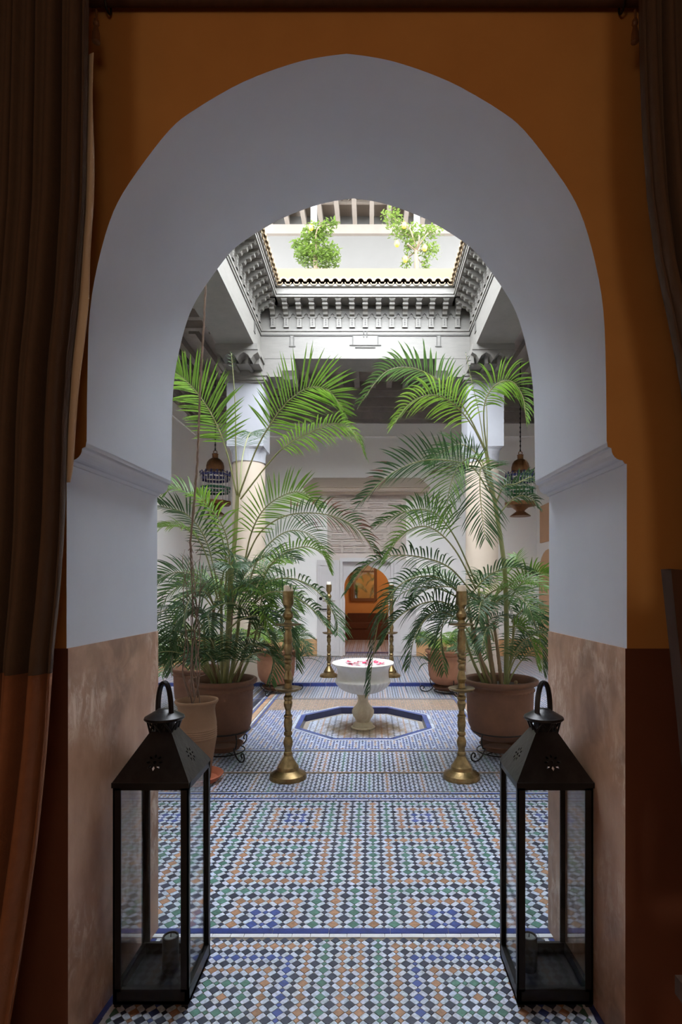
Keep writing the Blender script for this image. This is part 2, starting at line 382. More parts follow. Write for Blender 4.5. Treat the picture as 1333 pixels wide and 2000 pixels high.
# ------------------------------------------------------------------ zellige floor
TC = {'w': (192,201,220), 'd': (52,57,77), 'g': (80,122,110), 'b': (164,124,96), 'u': (66,84,150), 'n': (40,44,84), 't': (196,158,128), 'k': (150,140,132)}
TCL = {k: np.array(s2l(v)) for k, v in TC.items()}
class Field:
    def __init__(s, tint=None): s.v = []; s.f = []; s.c = []; s.tint = tint
    def piece(s, cx, cy, z, pts, h, key, jit=.10, skirt=True):
        b = len(s.v); n = len(pts); k = .965
        for x, y in pts: s.v.append((cx+x*k, cy+y*k, z+h))
        s.f.append(tuple(range(b, b+n)))
        c = TCL[key]*(1+random.uniform(-jit, jit)); c = np.array([c[0]*(1+random.uniform(-.05,.05)), c[1], c[2]*(1+random.uniform(-.05,.05))])
        if s.tint is not None: c = s.tint(cx, cy, c)
        s.c.append(c)
        if skirt:
            for x, y in pts: s.v.append((cx+x, cy+y, z-.003))
            for i in range(n):
                j = (i+1) % n; s.f.append((b+i, b+n+i, b+n+j, b+j)); s.c.append(c*.9)
    def build(s, name, parent):
        me = bpy.data.meshes.new(name); me.from_pydata(s.v, [], s.f); me.materials.append(M['tile_col'])
        a = me.attributes.new('Col', 'FLOAT_COLOR', 'FACE')
        arr = np.ones((len(s.f), 4), dtype=np.float32); arr[:, :3] = np.array(s.c); a.data.foreach_set('color', arr.ravel())
        bm = bmesh.new(); bm.from_mesh(me); bmesh.ops.recalc_face_normals(bm, faces=bm.faces); bm.to_mesh(me); bm.free()
        o = bpy.data.objects.new(name, me); COL.objects.link(o); o.parent = parent; o['kind'] = 'stuff'
        return o
def diamond(r): return [(r,0),(0,r),(-r,0),(0,-r)]
def bar(P_, a, ang, c):
    s = P_/math.sqrt(2); b = s-a; L = (a+(b-c)*.5)/2; W = b*.455; q = b*.17
    pts = [(L,W-q),(L-q,W),(-L+q,W),(-L,W-q),(-L,-W+q),(-L+q,-W),(L-q,-W),(L,-W+q)]; ca, sa = math.cos(ang), math.sin(ang)
    return [(x*ca-y*sa, x*sa+y*ca) for x, y in pts]
def tile_mesh(r, h):
    mb = MB(); k = .955; d = diamond(r)
    mb.add([(x*k, y*k, h) for x, y in d]+[(x, y, -.003) for x, y in d], [(0,1,2,3)]+[(i, 4+i, 4+(i+1)%4, (i+1)%4) for i in range(4)])
    me = mb.mesh('tile', M['tile_obj']); return me
def zone(field, x0, x1, y0, y1, z, P_, ox, oy, cfun, dark='d', af=.55, single=None, limit=0, skirt=True, keep=None, white='w', h=.0022, mg=.7):
    s = P_/math.sqrt(2); a = s*af; c = s*.30; r = a/math.sqrt(2)*1.0; rs = c/math.sqrt(2)
    bars = {sg: bar(P_, a, sg*PI/4, c) for sg in (1,-1)}
    i0, i1 = int(math.floor((x0-ox)/P_))-1, int(math.ceil((x1-ox)/P_))+1
    j0, j1 = int(math.floor((y0-oy)/P_))-1, int(math.ceil((y1-oy)/P_))+1
    count = 0
    def ok(x, y, m):
        return x0+m <= x <= x1-m and y0+m <= y <= y1-m and abs(x-CX) < .48*y+.25 and (keep is None or keep(x, y))
    me = tile_mesh(r, h) if single else None
    for j in range(j0, j1+1):
        for i in range(i0, i1+1):
            x, y = ox+i*P_, oy+j*P_
            for (dx, dy, key) in ((0,0,None),(.5,.5,dark)):
                X, Y = x+dx*P_, y+dy*P_
                if ok(X, Y, r*mg):
                    kk = key or cfun(i, j)
                    vis = abs(X-CX) < .352*Y+.01 and Y > 1.62
                    if single and count < limit and vis:
                        cc = TCL[kk]*(1+random.uniform(-.22,.18))
                        o = inst(me, 'tile', single, (X+random.uniform(-.0008,.0008), Y+random.uniform(-.0008,.0008), z+random.uniform(-.0004,.0005)), random.uniform(-.03,.03), color=(*cc, 1)); count += 1
                    else: field.piece(X, Y, z+random.uniform(-.0004,.0004), diamond(r), h, kk, .2, skirt)
            for (dx, dy) in ((.5,0),(0,.5)):
                X, Y = x+dx*P_, y+dy*P_
                if ok(X, Y, rs*mg):
                    a_, b_ = cfun(i, j), cfun(i+(1 if dx else 0), j+(1 if dy else 0))
                    kk = a_ if (a_ == b_ and a_ != 'd') else dark
                    field.piece(X, Y, z, diamond(rs), h, kk, .2, skirt)
            for (dx, dy) in ((.25,.25),(.75,.25),(.25,.75),(.75,.75)):
                X, Y = x+dx*P_, y+dy*P_
                if ok(X, Y, s*.3*mg):
                    sg = 1 if (dx-.5)*(dy-.5) < 0 else -1
                    field.piece(X, Y, z+random.uniform(-.0003,.0005), bars[sg], h, white, .1, skirt)
    return count
PA, PB = .0622, .0778
ringA = lambda c, cen, cols: cols[min(int(round(c)), len(cols)-1)]
def colA(i, j):             # threshold field: rings around (+-6.5, row 5), the axis between the two middle columns
    c = abs(i+.5); dc = abs(c-6.5); dr = abs(j+5)
    return 'bgbubgb'[int(min(round(max(dc, dr)), 6))]
def colB(i, j):             # rows counted from the far edge of the field
    r = -j; c = abs(i); dc = abs(c-4.5) if c < 9.5 else abs((c-9)-4.5)
    blk = r//6; dr = abs((r % 6)-2.5); m = max(dc, dr); k = int(m-.5+.01)
    return ('ubgbg' if blk % 2 == 0 else 'bgbgb')[min(k, 4)]
YL = 2.075                   # blue line across the threshold
fa = MB().box(-.80,.80,.9,YL+.02,-.04,0).build('floor', M['grout']); struct(fa, 'tiled threshold floor under the arch')
fld = Field()
ny = zone(fld, -.765, .765, 1.45, YL-.028, 0, PA, PA*.5, YL-.028-PA*.72-0*PA, lambda i, j: colA(i, j-1), single=fa, limit=300, af=.57, mg=.1)
fld.build('tile_infill', fa)
def strips(parent, y, x0, x1, w, m, z, step=.16):
    x = x0; me = None
    while x < x1-.02:
        L = min(step*random.uniform(.7,1.3), x1-x)
        MB().box(x+.001, x+L-.001, y, y+w, z-.003, z+.0042+random.uniform(-.0003,.0004)).build('edge_tile', m, parent); x += L
strips(fa, YL-.026, -.74, .74, .020, M['whiteglaze'], 0, .07)
strips(fa, YL-.003, -.735, .735, .030, M['blueglaze'], 0, .2)
for s in (-1, 1):            # blue and white strips along the foot of the reveals
    mb = MB()
    for (o0, o1, mi) in ((.004,.022,0),(.024,.038,1)):
        a0, a1 = JW*scl(1.5)-o1, JW*scl(1.5)-o0; b0, b1 = JW*scl(YL)-o1, JW*scl(YL)-o0
        mb.add([(s*a0,1.5,.0026),(s*a1,1.5,.0026),(s*b1,YL-.03,.0026),(s*b0,YL-.03,.0026)], [(0,1,2,3)], mi)
    mb.build('edge_strip', [M['blueglaze'], M['whiteglaze']], fa, fix=False)
mb = MB().box(-2.7,2.7,-3,.9,-.05,-.002); mb.box(-2.7,-.80,.9,D1+.3,-.05,-.002); mb.box(.80,2.7,.9,D1+.3,-.05,-.002)
struct(mb.build('floor_salon', M['roomfloor']), 'dim floor of the salon')
fb = MB().box(-1.6,1.6,YL+.02,3.36,-.04,0).build('floor_gallery', M['grout']); struct(fb, 'patterned zellige floor in front of the arch')
fld = Field()
# nearest squares first: run rows from the near side
class _Rev: pass
zone(fld, -1.45, 1.45, YL+.03, 3.345, 0, PB, .0, 3.345-PB*.62-0, lambda i, j: colB(i, j), single=fb, limit=300, af=.60, mg=.1)
fld.build('tile_infill', fb)
fc = MB()
OCX, OCY, OCA = 0.0, 5.285, .575
def octa(a): 
    R = a/math.cos(PI/8); return [(OCX+R*math.cos(PI/8+k*PI/4), OCY+R*math.sin(PI/8+k*PI/4)) for k in range(8)]
fc.holed([(-3,3.36),(3,3.36),(3,7.1),(-3,7.1)], [octa(OCA)], lambda p: (p[0],p[1],0))
for s in (-1, 1): fc.quad((s*1.6,YL,0),(s*3,YL,0),(s*3,3.36,0),(s*1.6,3.36,0))
fco = struct(fc.build('floor_courtyard', M['grout'], fix=False), 'zellige floor of the courtyard around the fountain')
def in_oct(x, y, a):
    dx, dy = abs(x-OCX), abs(y-OCY); return max(dx, dy, (dx+dy)/math.sqrt(2)) < a
fld = Field()
def hline(y, w, key, x=2.2, seg=.18, z=0):
    xx = -x
    while xx < x:
        L = seg*random.uniform(.8,1.2); fld.piece(xx+L/2, y+w/2, z, [(L/2,w/2),(-L/2,w/2),(-L/2,-w/2),(L/2,-w/2)], .0040, key, .15, False); xx += L
hline(3.345, .016, 'w'); hline(3.362, .022, 'u'); hline(3.448, .018, 'u'); hline(3.468, .012, 'w')
zone(fld, -1.6, 1.6, 3.386, 3.446, 0, .052, 0, 3.416, lambda i, j: 'bd'[(i//3) % 2], dark='u', skirt=False)
zone(fld, -1.8, 1.8, 3.482, 3.835, 0, .058, 0, 3.50, lambda i, j: 'dgdbdddbd'[abs(i) % 9], dark='d', skirt=False)
hline(3.84, .014, 'b')
zone(fld, -2, 2, 3.858, 4.33, 0, .066, 0, 3.89, lambda i, j: 'ddgdbbdgdbdd'[abs(i) % 12], dark='d', skirt=False)
hline(4.34, .022, 'u'); hline(4.364, .016, 'w')
def colF(i, j):
    k = (i*3+j*5) % 7; return 'utwubdt'[k]
def keepF(x, y): return abs(x) < 1.0 and not in_oct(x, y, .655)
zone(fld, -1.0, 1.0, 4.385, 6.28, 0, .052, 0, OCY, colF, dark='u', skirt=False, keep=lambda x, y: keepF(x, y) and y < 5.75)
zone(fld, -1.0, 1.0, 5.75, 6.28, 0, .052, 0, OCY, lambda i, j: 'ttbtkt'[(i+j*2) % 6], dark='t', skirt=False, keep=keepF, white='k')
hline(6.30, .014, 'u', 1.3); hline(6.33, .012, 'w', 1.3)
zone(fld, -1.0, 1.0, 6.36, 7.085, 0, .06, 0, 6.4, lambda i, j: 'tkdb'[abs(i) % 4], dark='d', skirt=False)
for s in (-1, 1):
    for k, (o, w, key) in enumerate(((1.005,.02,'u'),(1.035,.016,'w'),(1.06,.05,'t'),(1.115,.02,'u'),(1.145,.014,'w'),(1.165,.06,'d'),(1.235,.02,'u'),(1.26,.014,'w'))):
        y = 4.38
        while y < 7.08:
            L = .12; fld.piece(s*(o+w/2), y+L/2, 0, [(w/2,L/2),(-w/2,L/2),(-w/2,-L/2),(w/2,-L/2)], .0022, key, .2, False); y += L
    zone(fld, min(s*1.29,s*2.9), max(s*1.29,s*2.9), 4.385, 7.085, 0, .064, 0, 4.4, lambda i, j: 'ddbdt'[(i+2*j) % 5], dark='d', skirt=False)
# blue ring around the octagon basin
for a0, a1, key in ((.576,.618,'u'),(.622,.65,'w')):
    A, B = octa(a0), octa(a1)
    for k in range(8):
        for t in range(3):
            p = [Vector((*A[k],0)).lerp(Vector((*A[(k+1)%8],0)), (t+u)/3) for u in (.01,.99)]
            q = [Vector((*B[k],0)).lerp(Vector((*B[(k+1)%8],0)), (t+u)/3) for u in (.01,.99)]
            b = len(fld.v); fld.v += [(v.x, v.y, .003) for v in (p[0],p[1],q[1],q[0])]; fld.f.append((b,b+1,b+2,b+3)); fld.c.append(TCL[key]*random.uniform(.75,1.1))
fld.build('tile_field', fco)
# sunken basin
bas = struct(MB().holed(octa(OCA), [], lambda p: (p[0],p[1],-.06)).build('floor_basin', M['grout'], fix=False), 'shallow sunken octagonal basin under the fountain')
MB().walls(octa(OCA), lambda p: (p[0],p[1],-.06), lambda p: (p[0],p[1],.0025)).build('basin_kerb', M['navy'], bas, fix=False)
def rust(x, y, c):        # mineral stain spreading from the foot of the fountain
    d = math.hypot((x-.03)*.8, y-OCY+.06)+.05*math.sin(x*31+y*17)+.03*math.sin(x*57-y*43); k = max(0, min(1, (.40-d)/.22))
    return c*(1-k)+c*k*np.array((.52,.34,.18))
fld = Field(rust)
zone(fld, -.6, .6, OCY-.6, OCY+.6, -.058, .056, 0, OCY, lambda i, j: 'kdkt'[abs(i) % 4], dark='w', skirt=False, keep=lambda x, y: in_oct(x, y, OCA-.05))
fld.build('tile_field', bas)
# raised far gallery with a blue glazed step
ff = struct(MB().box(-3,3,7.1,9.8,-.04,.04).build('floor_far_gallery', M['grout']), 'tiled far gallery floor one low step up')
x = -2.9
while x < 2.9:
    L = .2; MB().box(x+.002, x+L-.002, 7.085, 7.13, 0, .046).build('step_tile', M['blueglaze'], ff); x += L
fld = Field()
zone(fld, -2.9, 2.9, 7.14, 9.7, .04, .07, 0, 7.2, lambda i, j: 'tkbk'[(i) % 4], dark='d', skirt=False)
fld.build('tile_field', ff)

# ------------------------------------------------------------------ courtyard walls, ceilings, terrace
WX, YW = 2.98, 9.8
mb = MB()
mb.box(-WX, -.69, YW, YW+.35, 0, 5.0); mb.box(.69, WX, YW, YW+.35, 0, 5.0); mb.box(-.69, .69, YW, YW+.35, 2.88, 5.0)
wr = struct(mb.build('wall_rear', M['courtwall']), 'white wall at the back of the courtyard')
for s in (-1, 1):
    MB().box(min(s*.87,s*WX), max(s*.87,s*WX), YW-.012, YW, .04, .34).build('dado', M['dado_court'], wr)
MB().box(-WX, WX, YW-.025, YW, 3.885, 3.91).build('picture_moulding', M['courtwall'], wr)
mb = MB()
for z0, z1, dpt in ((4.12,4.18,.05),(4.18,4.30,.09),(4.30,4.36,.14),(4.36,4.52,.18),(4.52,4.60,.25),(4.60,4.75,.30)):
    mb.box(-WX, WX, YW-dpt, YW, z0, z1)
mb.build('crown_moulding', M['rafter_dark'], wr, label='stepped grey crown moulding')
wl = struct(MB().box(-WX-.2, -WX, D2, YW+.3, 0, 5.0).build('wall_court_left', M['courtwall']), 'white side wall of the courtyard')
MB().box(-WX, -WX+.012, D2, YW, 0, .34).build('dado', M['dado_court'], wl)
mb = MB()
for z0, z1, dpt in ((4.12,4.18,.05),(4.18,4.30,.09),(4.30,4.36,.14),(4.36,4.52,.18),(4.52,4.60,.25),(4.60,4.75,.30)):
    mb.box(-WX, -WX+dpt, D2, YW, z0, z1)
mb.build('crown_moulding', M['rafter_dark'], wl)
MB().box(-WX, -WX+.025, D2, YW, 3.885, 3.91).build('picture_moulding', M['courtwall'], wl)
wrr = struct(MB().box(WX, WX+.2, D2, YW+.3, 0, 5.0).build('wall_court_right', M['courtwall']), 'white side wall of the courtyard')
MB().box(WX-.012, WX, D2, YW, 0, .34).build('dado', M['dado_court'], wrr)
mb = MB()
for z0, z1, dpt in ((4.12,4.18,.05),(4.18,4.30,.09),(4.30,4.36,.14),(4.36,4.52,.18),(4.52,4.60,.25),(4.60,4.75,.30)):
    mb.box(WX-dpt, WX, D2, YW, z0, z1)
mb.build('crown_moulding', M['rafter_dark'], wrr)
MB().box(WX-.025, WX, D2, YW, 3.885, 3.91).build('picture_moulding', M['courtwall'], wrr)
# arched doorway and small window in the right wall (only their edge shows past the jamb)
ap = [(9.55,.04),(9.55,1.45)]+[(9.05+.5*math.cos(a), 1.45+.42*math.sin(a)) for a in [PI*k/12 for k in range(1,12)]]+[(8.55,1.45),(8.55,.04)]
dr = struct(MB().prism(ap, lambda p: (WX-.03,p[0],p[1]), lambda p: (WX-.001,p[0],p[1])).build('door_2', M['niche']), 'tan arched door in the right wall')
wd = struct(MB().box(WX-.03, WX-.001, 8.75, 9.5, 2.0, 2.62).build('window_1', M['niche']), 'tan shuttered opening above the arched door')
# gallery ceilings with rafters
IB = 1.33
def gallery(name, x0, x1, y0, y1, along, label):
    o = struct(MB().box(x0, x1, y0, y1, 4.75, 5.05).build(name, M['rafter']), label)
    if along == 'y':
        me = MB().box(-.045,.045,y0,y1,-.11,0).mesh('rafter', M['rafter']); x = x0+.12
        while x < x1: inst(me, 'rafter', o, (x,0,4.75)); x += .27
    else:
        me = MB().box(x0,x1,-.045,.045,-.11,0).mesh('rafter', M['rafter']); y = y0+.12
        while y < y1: inst(me, 'rafter', o, (0,y,4.75)); y += .30
    return o
gallery('ceiling_far_gallery', -WX, WX, 7.45, YW, 'y', 'grey raftered ceiling of the far gallery')
gallery('ceiling_left_gallery', -WX, -IB-.42, D2, 7.44, 'x', 'grey raftered ceiling of the left gallery')
gallery('ceiling_right_gallery', IB+.42, WX, D2, 7.44, 'x', 'grey raftered ceiling of the right gallery')
gallery('ceiling_near_gallery', -IB-.41, IB+.41, D2, 2.34, 'y', 'grey raftered ceiling of the near gallery')

# timber cornice: lintel, frieze with corbels and little arches, fascia, barrel tiles
ZL0, ZL1, ZF1, ZT = 4.17, 4.545, 4.84, 4.99
PR = .23                               # how far the fascia stands out over the court
PITCH = .1675
def corbel_mesh():
    mb = MB(); w = .030
    pr = [(0,0),(PR-.02,0),(PR-.02,-.028),(PR-.05,-.034),(PR-.055,-.06),(PR-.09,-.068),(PR-.10,-.095),(.085,-.105),(.07,-.135),(.03,-.145),(0,-.16)]
    mb.prism(pr, lambda p: (-w,-p[0],p[1]), lambda p: (w,-p[0],p[1]))
    mb.box(-w-.008, w+.008, -PR+.012, 0, -.018, 0); mb.box(-w-.006, w+.006, -.16, -.05, -.052, -.036)
    return mb.mesh('corbel', M['paint'])
def post_mesh():
    mb = MB(); mb.box(-.028,.028,-.022,0,0,.135); mb.box(-.034,.034,-.028,0,.118,.135); mb.box(-.034,.034,-.028,0,0,.014)
    for k in range(3): mb.box(-.007,.007,-.026,-.02,.028+.03*k,.046+.03*k, 1)
    return mb.mesh('colonnette', [M['paint'], M['paint_groove']])
def arch_panel_mesh():
    w = PITCH/2-.004; H = ZF1-ZL1
    a = w-.03; hole = [(-a,.01),(-a,.125),(-a+.006,.145),(-a+.022,.150),(-.022,.178),(0,.2),(.022,.178),(a-.022,.150),(a-.006,.145),(a,.125),(a,.01)]
    outer = [(-w,0),(w,0),(w,H-.005),(-w,H-.005)]
    mb = MB().holed(outer, [hole], lambda p: (p[0],-.014,p[1])); mb.walls(hole, lambda p: (p[0],-.014,p[1]), lambda p: (p[0],.002,p[1]))
    mb.walls(outer, lambda p: (p[0],-.014,p[1]), lambda p: (p[0],.002,p[1]))
    return mb.mesh('arch_panel', M['paint'], fix=True)
def roof_tile_mesh():
    mb = MB(); n = 8; R, r = .056, .036; L = .30
    for y0, z0, y1, z1 in ((-.05, 0, L, .13),):
        vs = []
        for (y, z) in ((y0,z0),(y1,z1)):
            for rr in (R, r):
                for k in range(n+1):
                    a = PI*k/n; vs.append((rr*math.cos(a), y, z+rr*math.sin(a)*1.0))
        k1 = n+1; fs = []
        for k in range(n):
            fs += [(k,k+1,2*k1+k+1,2*k1+k), (k1+k,3*k1+k,3*k1+k+1,k1+k+1), (k,k1+k,k1+k+1,k+1), (2*k1+k,2*k1+k+1,3*k1+k+1,3*k1+k)]
        mb.add(vs, fs)
    return mb.mesh('roof_tile', M['barrel'], smooth=True)
def pan_tile_mesh():
    mb = MB(); n = 6; vs = []
    for (y, z) in ((-.03,-.004),(.30,.12)):
        for rr in (.030, .042):
            for k in range(n+1):
                a = PI+PI*k/n; vs.append((rr*math.cos(a), y, z+.004+rr*math.sin(a)*.9))
    k1 = n+1; fs = []
    for k in range(n): fs += [(k,k+1,2*k1+k+1,2*k1+k),(k1+k,3*k1+k,3*k1+k+1,k1+k+1),(k,k1+k,k1+k+1,k+1)]
    mb.add(vs, fs); return mb.mesh('roof_tile', M['barrel'], smooth=True)
CM, PM_, AM, RT, PT = corbel_mesh(), post_mesh(), arch_panel_mesh(), roof_tile_mesh(), pan_tile_mesh()
def cornice(name, label, half, origin, rot, detailed=True):
    """built facing -Y around origin (middle of the frieze plane), then turned about Z"""
    root = sroot(name, label, origin); root.rotation_euler = (0,0,rot)
    def add(n, mb, m, lab=None):
        o = bpy.data.objects.new(n, mb.mesh(n, m)); COL.objects.link(o); o.parent = root
        if lab: o['label'] = lab
        return o
    def put(n, me, x, z, y=0):
        o = bpy.data.objects.new(n, me); COL.objects.link(o); o.parent = root; o.location = (x,y,z); return o
    h = half
    mb = MB(); mb.box(-h-.43, h+.43, .0, .44, ZL0, ZL1-.03); mb.box(-h-.4, h+.4, -.012, .44, ZL1-.03, ZL1)
    mb.box(-h-.4, h+.4, -.010, .02, ZL0+.30, ZL0+.315)
    add('lintel', mb, M['paint'], 'painted lintel board')
    add('frieze', MB().box(-h-.4, h+.4, .012, .40, ZL1, ZF1+.02), M['paint'])
    mb = MB(); f = h-PR
    mb.box(-f-.2, f+.2, -PR, .3, ZF1, ZF1+.03); mb.box(-f-.2, f+.2, -PR-.012, .1, ZF1+.03, ZF1+.045)
    mb.box(-f-.2, f+.2, -PR+.01, .3, ZF1+.045, ZT-.03); mb.box(-f-.2, f+.2, -PR-.015, .3, ZT-.03, ZT)
    add('fascia', mb, M['paint'])
    add('coping', MB().box(-h-.35, h+.35, .06, .42, ZT, ZT+.36), M['coping'], 'cream coping behind the tiles')
    if not detailed: return root
    n = int((2*h-.1)/PITCH); x0 = -(n-1)/2*PITCH
    for k in range(n):
        put('corbel', CM, x0+k*PITCH, ZF1, .01); put('colonnette', PM_, x0+k*PITCH, ZL1+.012, .0)
    for k in range(n-1): put('arch_panel', AM, x0+(k+.5)*PITCH, ZL1, .010)
    n = int(2*(h-PR)/.105)+2; x0 = -(n-1)/2*.105
    for k in range(n):
        put('roof_tile', RT, x0+k*.105, ZT+.012, -PR)
        if k < n-1: put('roof_tile', PT, x0+(k+.5)*.105, ZT+.012, -PR)
    # thin applied mouldings on the lintel
    mb = MB(); w = .010; zt = ZL1-.085
    def hl(xa, xb, z): mb.box(xa, xb, -.010, .002, z-w/2, z+w/2)
    def vl(x, za, zb): mb.box(x-w/2, x+w/2, -.010, .002, za, zb)
    cw = .16
    for s in (-1, 1):
        a, b = s*cw, s*(h-.42)
        hl(min(a,b), max(a,b), zt); vl(s*cw, zt-.12, zt); hl(min(s*cw, s*(cw+.04)), max(s*cw, s*(cw+.04)), zt-.12)
        for q in (0, .045): vl(s*(h-.42+q), zt-.13, zt)
        hl(min(s*(h-.44), s*(h-.36)), max(s*(h-.44), s*(h-.36)), zt-.135); hl(min(s*(h-.375), s*h), max(s*(h-.375), s*h), zt)
    hl(-cw, cw, zt-.12); hl(-cw*.8, cw*.8, zt-.15)
    vl(-.02, zt-.02, ZL1-.03); vl(.02, zt-.02, ZL1-.03)
    add('applied_moulding', mb, M['paint_groove'], 'fine stepped moulding lines')
    return root
YF, YN = 7.1, 2.75; YM = (YF+YN)/2  # unseen near edge pulled towards the arch to let more skylight in
cornice('trim_1', 'grey painted timber cornice over the far side of the court', IB, (0,YF,0), 0)
cornice('trim_2', 'grey painted timber cornice along the left side of the court', (YF-YN)/2, (-IB,YM,0), PI/2)
cornice('trim_3', 'grey painted timber cornice along the right side of the court', (YF-YN)/2, (IB,YM,0), -PI/2)
cornice('trim_4', 'grey painted timber cornice over the near side of the court', IB, (0,YN,0), PI, False)

# columns with stepped brackets
def column(sx, label):
    x0, x1 = sx*1.30, sx*1.765; cx = (x0+x1)/2; xa, xb = min(x0,x1), max(x0,x1); y0, y1 = YF, YF+.465; cy = (y0+y1)/2
    r = sroot('column', label, (cx,cy,.04))
    MB().lathe([(.21,0),(.212,.1),(.212,2.78),(.20,2.86)], (cx,cy,.04), 40).build('round_shaft', M['column'], r, smooth=True, label='cream round shaft')
    mb = MB(); mb.box(xa,xb,y0,y1,3.06,3.98)
    # inverted-fan transition from round to square
    ring = []
    N = 32
    for k in range(7):
        t = k/6; q = []
        for j in range(N):
            a = 2*PI*j/N; c, s = math.cos(a), math.sin(a); rr = .215; sq = .2325/max(abs(c), abs(s))
            e = 1-math.sqrt(max(0, 1-t*t)); q.append((cx+c*(rr+(sq-rr)*e), cy+s*(rr+(sq-rr)*e), 2.88+.18*t))
        ring.append(q)
    b = len(mb.v); mb.v += [p for q in ring for p in q]
    for k in range(6):
        for j in range(N): mb.f.append([b+k*N+j, b+k*N+(j+1)%N, b+(k+1)*N+(j+1)%N, b+(k+1)*N+j]); mb.m.append(0)
    mb.build('square_shaft', M['column_head'], r, label='white square upper shaft with curved base')
    mb = MB()
    for z0, z1, e in ((3.86,3.885,.03),(3.885,3.93,.05),(3.93,3.96,.065),(3.96,4.0,.045)): mb.box(xa-e,xb+e,y0-e,y1+e,z0,z1)
    mb.build('abacus', M['paint'], r)
    # bracket towards the viewer, carrying the side beam
    mb = MB(); mb.box(xa-.02,xb+.02,YF-.45,YF+.1,4.10,4.17); mb.box(xa,xb,YF-.26,YF+.1,4.0,4.10)
    nt = 3; w = (xb-xa+.04)/nt
    for k in range(nt):
        c = xa-.02+w*(k+.5)
        pts = [(c-w/2,4.10),(c-w/2,4.07),(c-w*.18,4.035),(c,3.985),(c+w*.18,4.035),(c+w/2,4.07),(c+w/2,4.10)]
        mb.prism(pts, lambda p: (p[0],YF-.44,p[1]), lambda p: (p[0],YF-.27,p[1]))
        mb.box(c-w*.5, c-w*.28, YF-.36, YF, 3.97, 4.08)
    mb.build('bracket', M['paint'], r, label='scalloped bracket facing the arch')
    # bracket towards the middle, under the far lintel
    mb = MB(); e = sx*.90; mb.box(min(x0,e), max(x0,e), YF+.004, YF+.42, 4.02, 4.17); e2 = sx*1.06; mb.box(min(x0,e2), max(x0,e2), YF+.004, YF+.42, 3.94, 4.02)
    for k in range(3):
        c = YF+.07+.14*k
        mb.prism([(c-.06,4.02),(c-.02,3.97),(c,3.93),(c+.02,3.97),(c+.06,4.02)], lambda p: (min(e2,e),p[0],p[1]), lambda p: (max(e2,e),p[0],p[1]))
    mb.build('bracket', M['paint'], r, label='pointed bracket under the far lintel')
    return r
column(-1, 'cream column with white square head at the left of the far gallery')
column(1, 'cream column with white square head at the right of the far gallery')
for s, nm in ((-1,'left'),(1,'right')):      # the near pair stands outside the view and carries the near beam
    x0, x1 = sorted((s*1.30, s*1.765))
    struct(MB().box(x0,x1,YN-.465,YN,0,4.17).build('column_near_'+nm, M['white']), 'near column beside the arch outside the view')

# terrace above the far gallery
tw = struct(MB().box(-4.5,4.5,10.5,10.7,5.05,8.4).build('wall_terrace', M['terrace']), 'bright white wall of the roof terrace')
MB().box(-4.5,4.5,10.42,10.5,7.85,8.02).build('wall_beam', M['pergola'], tw)
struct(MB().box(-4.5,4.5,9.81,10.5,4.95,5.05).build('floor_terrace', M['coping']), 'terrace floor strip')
def wframe(n, x0, x1):
    mb = MB(); z1, z0 = 6.86, 5.1
    mb.box(x0,x1,10.44,10.5,z1-.06,z1); mb.box(x0,x0+.06,10.44,10.5,z0,z1); mb.box(x1-.06,x1,10.44,10.5,z0,z1)
    o = struct(mb.build('window_%d' % n, M['pergola']), 'tan framed terrace opening seen over the tiles')
    MB().box(x0+.06,x1-.06,10.48,10.5,z0,z1-.06).build('panel', M['door'], o)
wframe(2, -1.66, -.98); wframe(3, -.32, .55); wframe(4, 1.28, 2.1)
rf = struct(MB().box(-4.5,4.5,7.5,10.7,8.22,8.3).build('ceiling_terrace', M['pergola']), 'boarded terrace roof')  # front part, out of view, carried forward to shade the terrace wall
me = MB().box(-.04,.04,7.5,10.48,-.20,0).mesh('rafter', M['pergola'])
x = -3.06
while x < 3.2: inst(me, 'rafter', rf, (x,0,8.22)); x += .315
MB().box(-4.5,4.5,9.95,10.0,8.10,8.16).build('batten', M['pergola'], rf)
me = MB().tube([(0,9.75,8.14),(.157,10.05,8.14),(.314,9.75,8.14)], .012, 5).mesh('brace', M['pergola'])
x = -3.06
while x < 3.0: inst(me, 'brace', rf, (x,0,0)); x += .63
for x, side in ((-.775,'left'),(.755,'right')):
    mb = MB(); mb.box(x-.045,x+.045,8.25,8.34,5.05,8.02); mb.box(x-.06,x+.06,8.235,8.355,5.05,5.2)
    struct(mb.build('terrace_post', M['terrace']), 'white terrace post at the %s of the terrace' % side)

# ------------------------------------------------------------------ far door and the room behind it
dz = .04
df = sroot('door_1', 'tall carved double door with small arched wicket and hood', (0,YW,dz))
mb = MB(); mb.box(-.69,.69,YW-.03,YW+.1,1.72,2.88)
mb.build('overdoor_panel', M['door'], df, label='pale carved panel above the wicket')
me_cache = {}
def raised(x, z, w, h):
    if (w,h) not in me_cache:
        q = MB(); e = .016
        for a0,a1,b0,b1 in ((-w/2,w/2,-h/2,-h/2+e),(-w/2,w/2,h/2-e,h/2),(-w/2,-w/2+e,-h/2,h/2),(w/2-e,w/2,-h/2,h/2)): q.box(a0,a1,-.032,0,b0,b1)
        q.box(-w/2+.034,w/2-.034,-.024,0,-h/2+.03,h/2-.03); me_cache[(w,h)] = q.mesh('carved_panel', M['door'])
    inst(me_cache[(w,h)], 'carved_panel', df, (x,YW-.03,z))
rows = [(2.80,.10,5,.24),(2.68,.10,4,.30),(2.54,.14,5,.24),(2.40,.10,4,.30),(2.27,.12,5,.24),(2.14,.10,4,.30),(2.02,.11,6,.20),(1.90,.09,6,.20)]
for z, h, n, w in rows:
    for k in range(n): raised((k-(n-1)/2)*1.30/n, z, w*.92, h*.86)
mb = MB()
